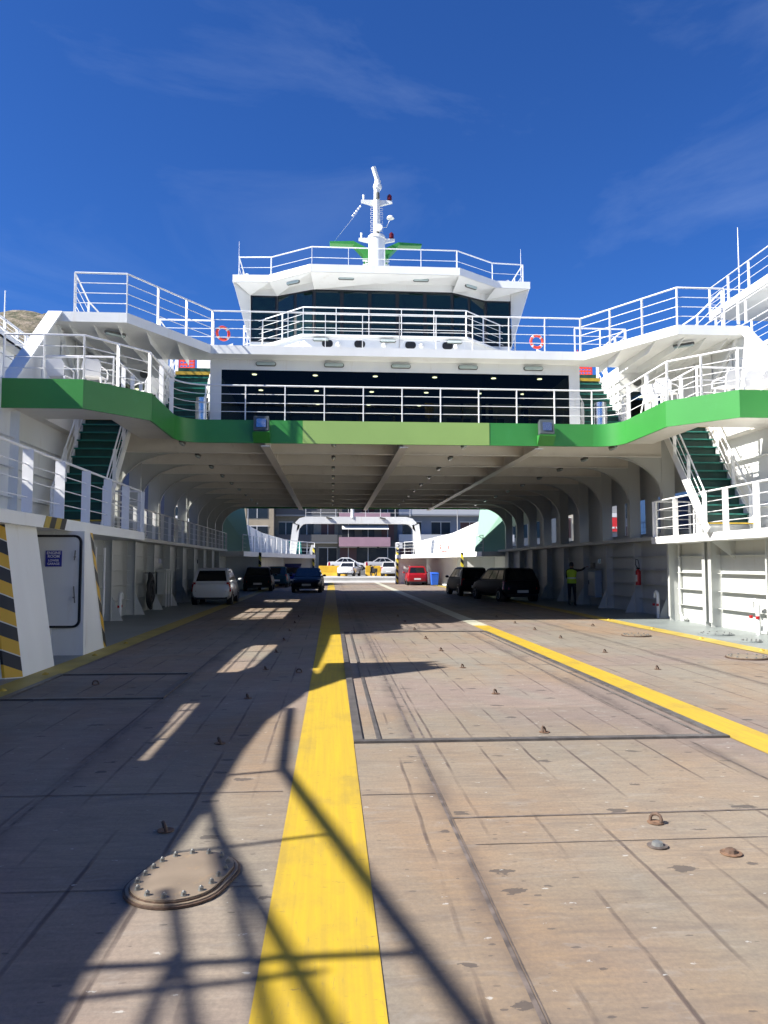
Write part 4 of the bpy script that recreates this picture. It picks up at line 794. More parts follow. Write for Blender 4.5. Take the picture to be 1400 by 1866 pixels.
def car(name, label, kind, col, loc, rz, group='cars parked on the vehicle deck', tail_open=False, rack=False, hub=True):
    S = CARSPEC[kind]; L, W_, H = S['L'], S['W'], S['H']; hw_ = W_/2
    paint = simple('car_paint_%02d%02d%02d' % tuple(int(v*99) for v in col), col, .28 if sum(col) > .2 else .42, spec=.5 if sum(col) > .2 else .12, coat=.8 if sum(col) > .5 else 0)
    t = thing(name, label, 'car', loc, rz, group)
    m_ = MB(); m_.loft([ring_body(*b) for b in S['body']])
    b0, b1, r0, r1 = S['cab']; zb = .90 if kind != 'suv' else 1.08; wb = hw_*.93; wr = hw_*.74; rz_ = H
    B = [(-wb, b0, zb-.04), (wb, b0, zb-.04), (wb, b1, zb-.06), (-wb, b1, zb-.06)]; Tt = [(-wr, r0, rz_-.05), (wr, r0, rz_-.05), (wr, r1, rz_-.06), (-wr, r1, rz_-.06)]
    m_.hexa(B+Tt); mid_ = (r0+r1)/2
    m_.add([(-wr, r0, rz_-.051), (wr, r0, rz_-.051), (wr, r1, rz_-.061), (-wr, r1, rz_-.061), (-wr*.85, r0+.12, rz_), (wr*.85, r0+.12, rz_), (wr*.85, r1-.15, rz_), (-wr*.85, r1-.15, rz_)], [(4, 5, 6, 7), (0, 1, 5, 4), (1, 2, 6, 5), (2, 3, 7, 6), (3, 0, 4, 7)])
    m_.build('body', paint, t, smooth=50, bevel=.045)
    def lerp(a, b, f): return tuple(a[i]+(b[i]-a[i])*f for i in range(3))
    def quadpane(A, Bq, C_, D, f0, f1, g0, g1, off, nm):
        # A,Bq bottom edge; C_,D top edge (C_ above Bq, D above A)
        def pt(u, v): return Vector(lerp(lerp(A, Bq, u), lerp(D, C_, u), v))
        P = [pt(f0, g0), pt(f1, g0), pt(f1, g1), pt(f0, g1)]; n_ = (P[1]-P[0]).cross(P[3]-P[0]).normalized(); cen = sum(P, Vector())/4
        if n_.dot(cen-Vector((0, (b0+b1)/2, zb))) < 0: n_ = -n_
        return MB().prism([p+n_*off for p in P], n_*-.02).build(nm, CGL, t, bevel=.0)
    if not tail_open: quadpane(B[0], B[1], Tt[1], Tt[0], .08, .92, .18, .90, .012, 'rear_window')
    quadpane(B[3], B[2], Tt[2], Tt[3], .05, .95, .14, .95, .012, 'windscreen')
    for s_, (p, q_, r2, s2) in (('l', (B[0], B[3], Tt[3], Tt[0])), ('r', (B[1], B[2], Tt[2], Tt[1]))):
        for f0, f1 in ((.07, .30), (.33, .58), (.61, .90)): quadpane(p, q_, r2, s2, f0, f1, .22, .90, .012, 'side_window')
    R_ = .29 if kind != 'suv' else .37; wyf, wyr = L/2-.72, -L/2+.66
    for sx in (-1, 1):
        for yy in (wyf, wyr):
            MB().cyl((sx*(hw_-.22), yy, R_), (sx*(hw_-.005), yy, R_), R_+.05, n=20).build('wheel_arch', TRIMB, t)
            q = MB(); q.cyl((sx*(hw_-.20), yy, R_), (sx*(hw_+.004), yy, R_), R_, n=22); wl = q.build('tyre', RUBBER, t, bevel=.02); q = MB(); q.cyl((sx*(hw_), yy, R_), (sx*(hw_+.010), yy, R_), R_*.62, n=18)
            q.build('rim', RIM if hub else TRIMB, wl); q = MB()
            for k in range(5): a = 2*math.pi*(k+.5)/5; q.bar((sx*(hw_+.013), yy, R_), (sx*(hw_+.013), yy+R_*.5*math.cos(a), R_+R_*.5*math.sin(a)), .01, .05, up=(1, 0, 0))
            q.build('rim_slot', TRIMB, wl)
        ylr = -L/2+.045; z0 = zb-.36
        q = MB(); q.hexa([(sx*(hw_*.72), ylr-.07, z0), (sx*(hw_*.99), ylr+.06, z0), (sx*(hw_*.99), ylr+.30, z0), (sx*(hw_*.72), ylr+.1, z0), (sx*(hw_*.76), ylr+.02, z0+.38), (sx*(hw_*.93), ylr+.10, z0+.38), (sx*(hw_*.93), ylr+.26, z0+.38), (sx*(hw_*.76), ylr+.2, z0+.38)]); q.build('taillight', TAIL, t, bevel=.015)
        yh = L/2-.22; q = MB(); q.hexa([(sx*hw_*.5, yh+.05, .60), (sx*hw_*.93, yh-.16, .62), (sx*hw_*.93, yh-.3, .62), (sx*hw_*.5, yh-.2, .60), (sx*hw_*.5, yh-.02, .74), (sx*hw_*.93, yh-.26, .80), (sx*hw_*.93, yh-.36, .80), (sx*hw_*.5, yh-.24, .74)]); q.build('headlight', HEAD, t, bevel=.015)
        q = MB(); q.ball((sx*(hw_+.12), b1-.42, zb+.08), .10, 10, .75); q.bar((sx*(hw_-.1), b1-.4, zb+.02), (sx*(hw_+.1), b1-.42, zb+.06), .05, .04); q.build('wing_mirror', paint, t, smooth=50)
    for sy, nm in ((-1, 'rear_bumper'), (1, 'front_bumper')):
        q = MB(); q.box(-hw_*.80, hw_*.80, sy*(L/2-.10)-.08, sy*(L/2-.10)+.08, .22 if kind != 'suv' else .34, .34 if kind != 'suv' else .5); q.build(nm, TRIMB, t, bevel=.03)
        q = MB(); zz = .50 if sy < 0 and kind == 'hatch' else .46; zz = zz if kind != 'suv' else .72; q.box(-.26, .26, sy*(L/2-.0)-.012+sy*.01, sy*(L/2)+.012+sy*.01, zz-.06, zz+.06); pl_ = q.build('number_plate', PLATE, t)
    q = MB(); q.box(-.35, .35, L/2-.06, L/2+.015, .34, .42); q.build('grille', TRIMB, t)
    if tail_open:
        q = MB(); q.hexa([(-wr, r0, rz_-.04), (wr, r0, rz_-.04), (wr, r0+.0, rz_+.0), (-wr, r0+.0, rz_+.0), (-wr-.05, r0-1.0, rz_+.22), (wr+.05, r0-1.0, rz_+.22), (wr+.05, r0-1.0, rz_+.30), (-wr-.05, r0-1.0, rz_+.30)]); q.build('tailgate', paint, t, bevel=.02)
    if rack:
        q = MB()
        for s_ in (-1, 1): q.tube([(s_*wr*.95, r0+.1, rz_-.02), (s_*wr*.95, r0+.2, rz_+.05), (s_*wr*.95, r1-.2, rz_+.05), (s_*wr*.95, r1-.1, rz_-.02)], .018, 6)
        q.build('roof_rail', RIM, t)
    return t
PI = math.pi
car('hatchback', 'small white hatchback parked tail towards the camera by the left wall', 'hatch', (.62, .64, .64), (-6.85, 33.3, 0), R(1.5))
car('estate_car', 'dark grey estate car parked behind the white hatchback on the left', 'estate', (.02, .022, .024), (-6.5, 49.2, 0), R(2), rack=True)
car('hatchback', 'dark teal hatchback beyond the grey estate car, tail towards the camera', 'hatch', (.01, .045, .07), (-5.85, 56.6, 0), R(0))
car('estate_car', 'blue estate car with raised tailgate, facing the camera', 'estate', (.008, .02, .16), (-5.1, 61.0, 0), PI, tail_open=True)
car('saloon_car', 'black car left of the centre stripe, facing the camera', 'sedan', (.008, .01, .016), (-3.35, 46.9, 0), PI+R(-1.5))
car('hatchback', 'red hatchback with roof rails near the far end of the deck', 'hatch', (.26, .006, .014), (4.75, 61.3, 0), R(-2), rack=True)
car('hatchback', 'black hatchback on the right, the farther of the two black ones', 'hatch', (.008, .008, .009), (5.35, 41.3, 0), R(5))
car('hatchback', 'black hatchback on the right, the nearer one, tail turned to the camera', 'estate', (.012, .012, .013), (6.0, 35.3, 0), R(10))
Q = 'cars parked on the quay'
car('saloon_car', 'small white saloon on the quay, leftmost of the front row', 'sedan', (.66, .66, .66), (-.15, 79.6, .42), R(-12), Q)
car('hatchback', 'beige hatchback on the quay between the barrier and the white off-roader', 'hatch', (.45, .44, .42), (4.0, 79.0, .42), R(-8), Q)
car('off_roader', 'large white off-roader on the quay beside the yellow bollards', 'suv', (.64, .65, .66), (7.1, 79.2, .42), R(-68), Q, rack=True)
car('saloon_car', 'silver saloon parked side-on behind the barrier, left one of the pair', 'sedan', (.56, .57, .58), (-.2, 86.5, .95), R(-90), Q)
car('saloon_car', 'light grey saloon parked side-on behind the barrier, right one of the pair', 'sedan', (.42, .42, .42), (3.9, 85.6, .95), R(-88), Q)
# scooter
t = thing('scooter', 'dark scooter parked before the yellow barriers on the quay', 'scooter', (2.35, 79.6, .42), R(20)); 
for y in (-.6, .6): MB().tube([(0, y+.22*math.cos(2*PI*k/16), .28+.22*math.sin(2*PI*k/16)) for k in range(16)], .06, 8, True).build('wheel', RUBBER, t)
q = MB(); q.hexa([(-.12, -.75, .4), (.12, -.75, .4), (.12, .1, .35), (-.12, .1, .35), (-.14, -.8, .78), (.14, -.8, .78), (.13, .05, .8), (-.13, .05, .8)]); q.build('seat_body', TRIMB, t, bevel=.03); q = MB(); q.hexa([(-.15, .35, .35), (.15, .35, .35), (.15, .45, .35), (-.15, .45, .35), (-.18, .3, .95), (.18, .3, .95), (.18, .38, .95), (-.18, .38, .95)]); q.build('leg_shield', TRIMB, t, bevel=.02); q = MB(); q.tube([(-.33, .22, 1.08), (-.1, .33, 1.0), (.1, .33, 1.0), (.33, .22, 1.08)], .02); q.cyl((0, .6, .28), (0, .32, 1.0), .03); q.box(-.12, .12, -.1, .4, .28, .36); q.build('handlebar', TRIMB, t); MB().ball((0, .46, .9), .09).build('headlight', HEAD, t)

# ------------------------------------------------------------------ person at the locker
def skin(name, verts, edges, radii, mat, parent, sub=2, loc=(0, 0, 0)):
    me = bpy.data.meshes.new(name); me.from_pydata(verts, edges, []); o = bpy.data.objects.new(name, me); COL.objects.link(o); o.parent = parent; o.location = loc
    sk = o.modifiers.new('skin', 'SKIN'); sk.use_smooth_shade = True
    if not me.skin_vertices: 
        bpy.context.view_layer.objects.active = o; bpy.ops.mesh.customdata_skin_add()
    for i, r_ in enumerate(radii): me.skin_vertices[0].data[i].radius = r_ if isinstance(r_, tuple) else (r_, r_)
    me.skin_vertices[0].data[0].use_root = True; sb = o.modifiers.new('sub', 'SUBSURF'); sb.levels = sb.render_levels = sub; me.materials.append(mat); return o
P = thing('person', 'person in a yellow high-visibility vest reaching up to a lit locker on the right wall', 'person', (7.45, 29.7, 0), R(-35))
SKIN = simple('skin', (.30, .17, .11), .55); CLOTH = simple('dark_clothes', (.015, .016, .02), .85); VEST = simple('hi_vis_vest', (.42, .62, .03), .7); STRIPE = simple('vest_stripe', (.6, .62, .6), .4)
V = [(0, 0, .92), (0, 0, 1.10), (0, .01, 1.28), (0, .0, 1.42), (0, .01, 1.50), (-.10, 0, .86), (-.11, .03, .48), (-.11, 0, .09), (-.11, .15, .045), (.10, 0, .86), (.12, -.03, .48), (.14, -.08, .09), (.14, .07, .045),
     (-.18, 0, 1.40), (-.22, .05, 1.13), (-.17, .24, 1.02), (.18, .02, 1.40), (.33, .22, 1.42), (.42, .42, 1.52)]
E_ = [(0, 1), (1, 2), (2, 3), (3, 4), (0, 5), (5, 6), (6, 7), (7, 8), (0, 9), (9, 10), (10, 11), (11, 12), (3, 13), (13, 14), (14, 15), (3, 16), (16, 17), (17, 18)]
Rr = [(.15, .11), (.145, .10), (.165, .115), (.13, .09), .06, .09, .062, .045, .04, .09, .062, .045, .04, .062, .045, .035, .062, .045, .035]
skin('body', V, E_, Rr, CLOTH, P)
m_ = MB(); rings = []
for z, rx, ry in ((.90, .185, .135), (1.0, .18, .13), (1.15, .175, .13), (1.28, .195, .14), (1.38, .20, .13), (1.44, .14, .10)): rings.append([(rx*math.cos(2*PI*k/20), .0+ry*math.sin(2*PI*k/20), z) for k in range(20)])
m_.loft(rings, caps=False); v_ = m_.build('vest', VEST, P, smooth=60)
m_ = MB(); m_.loft([[((.184)*math.cos(2*PI*k/20), .137*math.sin(2*PI*k/20), z) for k in range(20)] for z in (1.08, 1.13)], caps=False); m_.build('stripe', STRIPE, v_, smooth=60)
m_ = MB(); rings = []
for z, rx, ry, cy in ((1.50, .05, .06, .0), (1.53, .062, .08, .01), (1.58, .072, .093, .01), (1.63, .076, .098, .0), (1.68, .07, .09, -.005), (1.715, .045, .06, -.01), (1.725, .01, .02, -.01)): rings.append([(rx*math.cos(2*PI*k/16), cy+ry*math.sin(2*PI*k/16), z) for k in range(16)])
m_.loft(rings); m_.prism([(-.012, .10, 1.59), (.012, .10, 1.59), (0, .10, 1.63)], (0, .022, 0)); hd = m_.build('head', SKIN, P, smooth=60)
m_ = MB(); rings = []
for z, rx, ry, cy in ((1.56, .074, .06, -.05), (1.62, .083, .085, -.028), (1.68, .078, .092, -.018), (1.725, .05, .065, -.015), (1.738, .01, .02, -.015)): rings.append([(rx*math.cos(2*PI*k/16), cy+ry*math.sin(2*PI*k/16), z) for k in range(16)])
m_.loft(rings); m_.build('hair', BLACK, P, smooth=60)
for s_ in (-1, 1): MB().ball((s_*.078, .0, 1.61), .022, 8).build('ear', SKIN, hd, smooth=60); MB().ball((s_*.03, .093, 1.625), .011, 8).build('eye', BLACK, hd)
def hand(base, d, up, nm):
    d = Vector(d).normalized(); up = Vector(up); sd_ = d.cross(up).normalized(); b_ = Vector(base); V = [b_, b_+d*.05, b_+d*.085]; E2 = [(0, 1), (1, 2)]; rr = [(.022, .022), (.034, .016), (.032, .014)]
    for k, (l, o_) in enumerate(((.065, .027), (.078, .009), (.072, -.009), (.056, -.026))):
        i = len(V); V += [b_+d*.10+sd_*o_, b_+d*(.10+l*.55)+sd_*o_-up*.012, b_+d*(.10+l)+sd_*o_-up*.035]; E2 += [(2, i), (i, i+1), (i+1, i+2)]; rr += [(.009, .009)]*2+[(.007, .007)]
    i = len(V); V += [b_+d*.05+sd_*.045, b_+d*.085+sd_*.062-up*.01]; E2 += [(1, i), (i, i+1)]; rr += [(.011, .011), (.009, .009)]
    skin(nm, [tuple(v) for v in V], E2, rr, SKIN, P, 1)
hand((.43, .44, 1.53), (.4, .85, .3), (0, -.3, 1), 'hand'); hand((-.165, .26, 1.01), (.3, .9, -.1), (0, 0, 1), 'hand')
# ------------------------------------------------------------------ small things
PAD = simple('rust_ring', (.15, .085, .05), .85, var=.4, scale=20)
def ring_proto():
    t = thing('lashing_ring', '', 'lashing ring', (0, 0, 0), 0, 'lashing rings welded to the vehicle deck')
    MB().cyl((0, 0, .001), (0, 0, .0045), .052, n=16).build('weld_pad', PAD, t)
    q = MB(); q.tube([(-.036, 0, .003), (-.037, .006, .028), (-.024, .012, .045), (0, .014, .052), (.024, .012, .045), (.037, .006, .028), (.036, 0, .003)], .011, 8); q.build('loop', RUST, t, smooth=60); return t
rings = []
for k, y in enumerate((7.55, 9.8, 12.27, 14.69, 17.07, 19.4, 21.9, 24.3)): rings.append((.14, y, 1.0, '%s lashing ring of the middle row, counted from the near rim of the large hatch' % ORD[k].capitalize()))
for k, y in enumerate((4.96, 7.29, 9.67, 12.23, 14.6, 16.9, 19.24, 21.8, 24.3)): rings.append((-2.97, y, 1.9, '%s lashing ring of the left row beside the yellow stripe, counted from the oval cover' % ORD[k].capitalize()))
for k, y in enumerate((11.88, 14.21, 17.0, 19.2, 21.3, 23.7)): rings.append((3.16, y, .8, '%s lashing ring right of the right yellow stripe, counted from the camera' % ORD[k].capitalize()))
rings += [(-5.17, 10.9, .5, 'lashing ring inside the small shaded hatch on the left'), (.12, 4.90, -.9, 'nearest rusty lashing ring, in front of the large hatch, right of the stripe'),
          (-2.44, 11.89, 0, 'pale lashing ring close to the left edge of the centre stripe'), (5.0, 20.2, .4, 'lashing ring near the right yellow side line')]
proto = ring_proto()
for i, (x, y, a, lab) in enumerate(rings):
    if i == 0: proto.location = (x, y, .004); proto.rotation_euler.z = a; proto['label'] = lab
    else: dup(proto, (x, y, .004+(.02 if False else 0)), a, lab)
# little knobs
def knob(x, y, lab, rust):
    t = thing('deck_plug', lab, 'deck plug', (x, y, .004)); q = MB(); q.cyl((0, 0, 0), (0, 0, .006), .06, n=20); q.build('rim', PAD if rust else SEAM, t); q = MB(); q.cyl((0, 0, .006), (0, 0, .024), .036, .030, 8); q.cyl((0, 0, .024), (0, 0, .032), .030, .012, 8); q.build('cap', RUST if rust else GALV, t, smooth=30)
knob(-.04, 4.5, 'small grey metal deck plug right of the long plating seam', False); knob(.33, 4.36, 'small rusty deck plug near the right foreground', True); knob(-.62, 4.66, 'flush deck plug near the nearest rusty lashing ring', False) if False else None
# oval manhole cover
t = thing('manhole_cover', 'oval bolted manhole cover with rusty double rim in the left foreground', 'manhole cover', (-2.715, 4.2, .004), R(-14))
def stad(a, b, n=14):   # half straight length a, radius b, long axis y
    P = [(b*math.cos(R(t)), a+b*math.sin(R(t))) for t in [180*i/n for i in range(n+1)]]+[(b*math.cos(R(t)), -a+b*math.sin(R(t))) for t in [180+180*i/n for i in range(n+1)]]; return P
COVER = simple('cover_paint', (.185, .145, .105), .5, var=.12, scale=5, dirt=(.40, .26, .12), dirt_amt=.35)
a_ = .10; b_ = .222
q = MB(); P1 = stad(a_, b_+.035); q.prism([(x, y, 0) for x, y in P1], (0, 0, .010)); q.build('outer_rim', RUST, t)
q = MB(); P1 = stad(a_, b_+.022); q.prism([(x, y, .010) for x, y in P1], (0, 0, .006)); q.build('flange', COVER, t)
q = MB(); P1 = stad(a_, b_+.006); q.prism([(x, y, .016) for x, y in P1], (0, 0, .007)); q.build('gasket', RUST, t)
q = MB(); P1 = stad(a_, b_); q.prism([(x, y, .023) for x, y in P1], (0, 0, .008)); q.build('lid', COVER, t)
per = stad(a_, b_-.032, 40); tot = [0]
for i in range(len(per)): tot.append(tot[-1]+math.dist(per[i], per[(i+1) % len(per)]))
for k in range(17):
    d = tot[-1]*k/17; i = max(j for j in range(len(per)) if tot[j] <= d); f = (d-tot[i])/(tot[i+1]-tot[i]+1e-9); p0, p1 = per[i], per[(i+1) % len(per)]; x = p0[0]+(p1[0]-p0[0])*f; y = p0[1]+(p1[1]-p0[1])*f
    q = MB(); q.cyl((x, y, .031), (x, y, .034), .016, n=12); q.cyl((x, y, .034), (x, y, .048), .0125, n=6); q.ball((x, y, .050), .007, 8); q.build('bolt', GALV, t, smooth=30)
# round bolted covers along the right side
for i, (x, y, r_, lab) in enumerate(((5.05, 17.4, .33, 'round bolted cover right of the deck, the farther of two on the brown paint'), (5.35, 13.2, .36, 'round bolted cover by the right yellow side line, the nearer of two'), (7.05, 17.6, .40, 'larger round bolted cover on the grey right walkway'), (6.95, 15.9, .22, 'small round bolted cover on the grey right walkway'))):
    t = thing('round_cover', lab, 'manhole cover', (x, y, .006), 0, 'round bolted covers along the right side'); MB().cyl((0, 0, 0), (0, 0, .016), r_, n=32).build('rim', RUST if i < 2 else GREYD, t); MB().cyl((0, 0, .016), (0, 0, .026), r_*.93, n=32).build('lid', COVER if i < 2 else GREYD, t)
    for k in range(12): a = 2*PI*k/12; MB().cyl((r_*.82*math.cos(a), r_*.82*math.sin(a), .026), (r_*.82*math.cos(a), r_*.82*math.sin(a), .046), .016, n=6).build('bolt', GALV, t)
# yellow studs on the side line
for s in (-1, 1):
    ys = (10.4, 11.9, 14.3, 16.4) if s < 0 else (14.2, 16.6, 19.2, 22.3)
    for k, y in enumerate(ys):
        q = MB(); q.cyl((0, 0, 0), (0, 0, .02), .05, .04, 10); q.cyl((0, 0, .02), (0, 0, .032), .02, n=6); o = q.build('deck_stud', YEL); o.location = (6.2*s, y, .010); tag(o, '%s yellow stud on the %s yellow side line, counted from the camera' % (ORD[k], 'left' if s < 0 else 'right'), 'deck stud', 'yellow studs on the side lines')
# bulkhead lamps
def lampthing(loc, w_, lab, grp, facing='front', ang=0, mats=(LAMPB, LAMPG)):
    t = thing('bulkhead_lamp', lab, 'lamp', loc, ang, grp)
    P = rrect(-w_, w_, -.065, .065, .06, 4); P2 = rrect(-w_+.02, w_-.02, -.048, .048, .045, 4)
    if facing == 'front': MB().prism([(x, 0, z) for x, z in P], (0, -.04, 0)).build('housing', mats[0], t); MB().prism([(x, -.04, z) for x, z in P2], (0, -.05, 0)).build('diffuser', mats[1], t, bevel=.012)
    else: MB().prism([(z, x, 0) for x, z in P], (0, 0, -.05)).build('housing', mats[0], t); MB().prism([(z, x, -.05) for x, z in P2], (0, 0, -.05)).build('diffuser', mats[1], t, bevel=.012)
    return t
for i, x in enumerate((-3.92, -1.91, .09, 2.12, 4.12)): lampthing((x, 22.6, 7.56), .30, '%s of the five oblong lamps above the lounge windows, counted from the left' % ORD[i], 'lamps above the lounge windows')
for i, (x, y, z, a) in enumerate(((-3.45, 28.75, 12.33, -.6), (-1.46, 28.3, 12.38, 0), (1.37, 28.3, 12.38, 0), (3.35, 28.75, 12.33, .6))): lampthing((x, y, z), .30, '%s of the four oblong lamps under the wheelhouse roof edge, counted from the left' % ORD[i], 'lamps under the wheelhouse roof', ang=a)
for i, x in enumerate((-2.39, .1, 2.6)): lampthing((x, 28.11, 9.96), .30, '%s of the three oblong lamps on the white front below the wheelhouse railing' % ORD[i], 'lamps below the wheelhouse')
for x, nm in ((-6.12, 'outer left'), (-1.91, 'inner left'), (1.8, 'inner right'), (6.15, 'outer right')):
    for k in range(9):
        y = 21.5+2.68*k if x < 0 and x > -3 else 21.0+2.68*k+.3; y = max(y, 21.45)
        lampthing((x, y+.1, 5.06), .24, '%s lamp of the %s row under the ceiling, counted from the front edge' % (ORD[k], nm), 'lamps under the vehicle deck ceiling', 'down')
        MB().box(x-.01, x+.01, y+.02, y+.18, 5.06, 5.50).build('lamp_hanger', LAMPB, F)
for s, sd_ in ((-1, 'left'), (1, 'right')): lampthing((s*7.55, 19.9, 7.62), .28, 'oblong lamp under the %s wing of the boat deck' % sd_, 'lamps under the wings', 'down', .9*s)
# floodlights on green brackets
for x, sd_ in ((-3.89, 'left'), (4.05, 'right')):
    t = thing('floodlight', 'square grey floodlight on a green bracket at the %s of the green band' % sd_, 'floodlight', (x, 21.0, 5.12), 0, 'floodlights on the green band'); q = MB(); q.hexa([(-.21, -.08, .16), (.21, -.08, .16), (.21, .14, .14), (-.21, .14, .14), (-.21, -.02, .58), (.21, -.02, .58), (.21, .16, .52), (-.21, .16, .52)]); q.build('housing', simple('floodlight_grey', (.07, .085, .09), .45), t, bevel=.015)
    q = MB(); q.add([(-.13, -.083, .26), (.13, -.083, .26), (.13, -.04, .50), (-.13, -.04, .50)], [(0, 1, 2, 3)]); q.build('lens', simple('floodlight_lens', (.5, .5, .5), .08, metal=.9), t)
    q = MB(); q.prism([(-.23, .17, -.12), (-.23, -.12, .12), (-.23, .17, .15)], (.012, 0, 0)); q.prism([(.22, .17, -.12), (.22, -.12, .12), (.22, .17, .15)], (.012, 0, 0)); q.hexa([(-.23, .17, -.13), (.23, .17, -.13), (.23, -.12, .12), (-.23, -.12, .12), (-.23, .17, -.12), (.23, .17, -.12), (.23, -.11, .135), (-.23, -.11, .135)]); q.build('bracket', GREEN, t)
# steel bins
for x, sd_ in ((-5.68, 'left'), (5.93, 'right')):
    t = thing('waste_bin', 'stainless steel cylindrical waste bin at the foot of the %s upper staircase' % sd_, 'waste bin', (x, 22.05 if x < 0 else 21.9, 5.63), 0, 'steel waste bins'); MB().cyl((0, 0, 0), (0, 0, .62), .19, n=28).build('drum', STEEL, t, smooth=40)
    for z in (.03, .31, .60): q = MB(); q.tube([(.19*math.cos(2*PI*k/28), .19*math.sin(2*PI*k/28), z) for k in range(28)], .008, 6, True); q.build('hoop', STEEL, t, smooth=40)
    q = MB(); q.cyl((0, 0, .64), (0, 0, .76), .17, .17, 28); q.cyl((0, 0, .62), (0, 0, .64), .10, .10, 20); q.build('lid', STEEL, t, smooth=40)
# life rings
def lifering(loc, rz, lab, r_=.19):
    t = thing('life_ring', lab, 'life ring', loc, rz, 'life rings on the railings'); n = 32; P = [(r_*math.cos(2*PI*k/n), 0, r_*math.sin(2*PI*k/n)) for k in range(n)]
    MB().tube(P, .042, 10, True).build('ring', ORANGE, t, smooth=60)
    for k in range(4): a0 = 2*PI*(k+.5)/4; MB().tube([(r_*math.cos(a0+d), 0, r_*math.sin(a0+d)) for d in (-.14, -.05, .05, .14)], .045, 10).build('band', AWN, t, smooth=60)
lifering((-5.25, 23.0, 8.58), .5, 'orange life ring on the boat deck railing left of the wheelhouse'); lifering((4.35, 23.0, 8.52), .15, 'orange life ring on the boat deck railing right of the wheelhouse')
lifering((6.6, 58.0, 2.95), .3, 'small orange life ring on the far right bulwark', .36)
# orange nets
for s, sd_ in ((-1, 'left'), (1, 'right')):
    t = thing('safety_net', 'orange plastic safety net at the top of the %s upper staircase' % sd_, 'net', (s*6.87, 26.0, 7.95)); q = MB(); W2 = .25
    for k in range(9): z = .05+k*.13; q.bar((-W2, 0, z), (W2, 0, z+.03*math.sin(k)), .02, .06)
    for k in range(5): x = -W2+k*.11; q.bar((x, .003, 0), (x+.04, .003, 1.15), .02, .035, up=(0, 1, 0))
    q.build('mesh', NET, t)
    MB().cyl((-W2, 0, 0), (-W2, 0, 1.2), .02).build('post', REDP, t); MB().cyl((W2, 0, 0), (W2, 0, 1.2), .02).build('post', REDP, t)
# plastic chairs
def chair():
    t = thing('plastic_chair', '', 'chair', (0, 0, 0), 0, 'white plastic chairs on the wing decks'); t.scale = (.95, .95, .9); q = MB(); q.hexa([(-.22, -.20, .42), (.22, -.20, .42), (.24, .23, .44), (-.24, .23, .44), (-.22, -.20, .45), (.22, -.20, .45), (.24, .23, .47), (-.24, .23, .47)]); q.build('seat', PLASTIC, t, bevel=.012)
    q = MB(); A = [(-.20, -.20, .45), (-.235, -.26, .70), (-.18, -.31, .84), (.18, -.31, .84), (.235, -.26, .70), (.20, -.20, .45)]; B_ = [(x*.97, y-.02+.05*(1-abs(x)/.24)*0, z) for x, y, z in A]; q.loft([A, B_]); q.build('backrest', PLASTIC, t, smooth=40)
    for sx in (-1, 1):
        q = MB(); q.tube([(sx*.235, -.24, .66), (sx*.265, .0, .66), (sx*.25, .22, .62), (sx*.24, .24, .44)], .018, 6); q.build('armrest', PLASTIC, t, smooth=50)
        for yy in (-1, 1): q = MB(); q.cyl((sx*.20, yy*.18, .43), (sx*.25, yy*.24+(-.04 if yy < 0 else 0), 0), .024, .018, 8); q.build('leg', PLASTIC, t)
    return t
cp = None
for x, y, rz, lab in ((-7.5, 18.12, 0, 'white plastic chair at the front of the left wing deck, back to the camera'), (-6.7, 19.7, .9, 'white plastic chair by the left wing railing, next to the stair opening'), (-8.3, 18.12, -.1, 'white plastic chair at the outer side of the left wing deck'),
        (6.55, 19.6, -.9, 'white plastic chair on the right wing deck, the farthest of its row'), (6.6, 18.9, -.8, 'white plastic chair on the right wing deck, second of its row'), (7.75, 18.1, .2, 'white plastic chair at the front of the right wing deck'), (8.35, 18.12, -.1, 'white plastic chair at the outer front of the right wing deck'), (8.75, 18.1, 0, 'white plastic chair against the right side screen')):
    if cp is None: cp = chair(); cp.location = (x, y, 5.60); cp.rotation_euler.z = rz; cp['label'] = lab
    else: dup(cp, (x, y, 5.60), rz, lab)
# loudspeakers / fittings under the wings
for s, sd_ in ((-1, 'left'), (1, 'right')):
    q = MB(); q.cyl((0, 0, 0), (0, -.12, 0), .06, .13, 14); q.box(-.06, .06, 0, .06, -.06, .06); o = q.build('loudspeaker', LAMPB); o.location = (s*7.6, 23.3, 7.35); tag(o, 'small dark horn loudspeaker above the %s side doorway' % sd_, 'loudspeaker', 'horn loudspeakers')
# fire extinguisher
t = thing('fire_extinguisher', 'red fire extinguisher with a hose loop on the right wall', 'fire extinguisher', (8.28, 25.15, .95)); q = MB(); q.cyl((0, 0, 0), (0, 0, .46), .085, n=18); q.cyl((0, 0, .46), (0, 0, .53), .085, .03, 18); q.build('bottle', REDP, t, smooth=40)
MB().box(-.088, -.05, -.06, .06, .12, .34).build('paper_label', AWN, t); q = MB(); q.tube([(0, .02, .55), (-.02, .16, .68), (-.04, .08, .86), (-.04, -.10, .84), (-.03, -.16, .68), (-.02, -.12, .52)], .014, 8); q.box(-.05, .05, -.03, .03, .53, .58); q.build('hose', HOSE, t, smooth=50)
# coiled mooring hose on the left wall
t = thing('coiled_hose', 'thick black hose coiled on a hook on the left wall', 'hose', (-8.28, 27.5, .72)); 
for k in range(9):
    rr = (.62-.045*k); q = MB(); q.tube([(.03*math.sin(3*a+k)+.02*(k % 3), rr*.95*math.cos(a)*.72, rr*math.sin(a)) for a in [2*PI*j/30 for j in range(30)]], .04, 8, True); q.build('loop', HOSE, t, smooth=60)
MB().bar((-.2, 0, .62), (.15, 0, .62), .06, .04).build('hook', GALV, t)
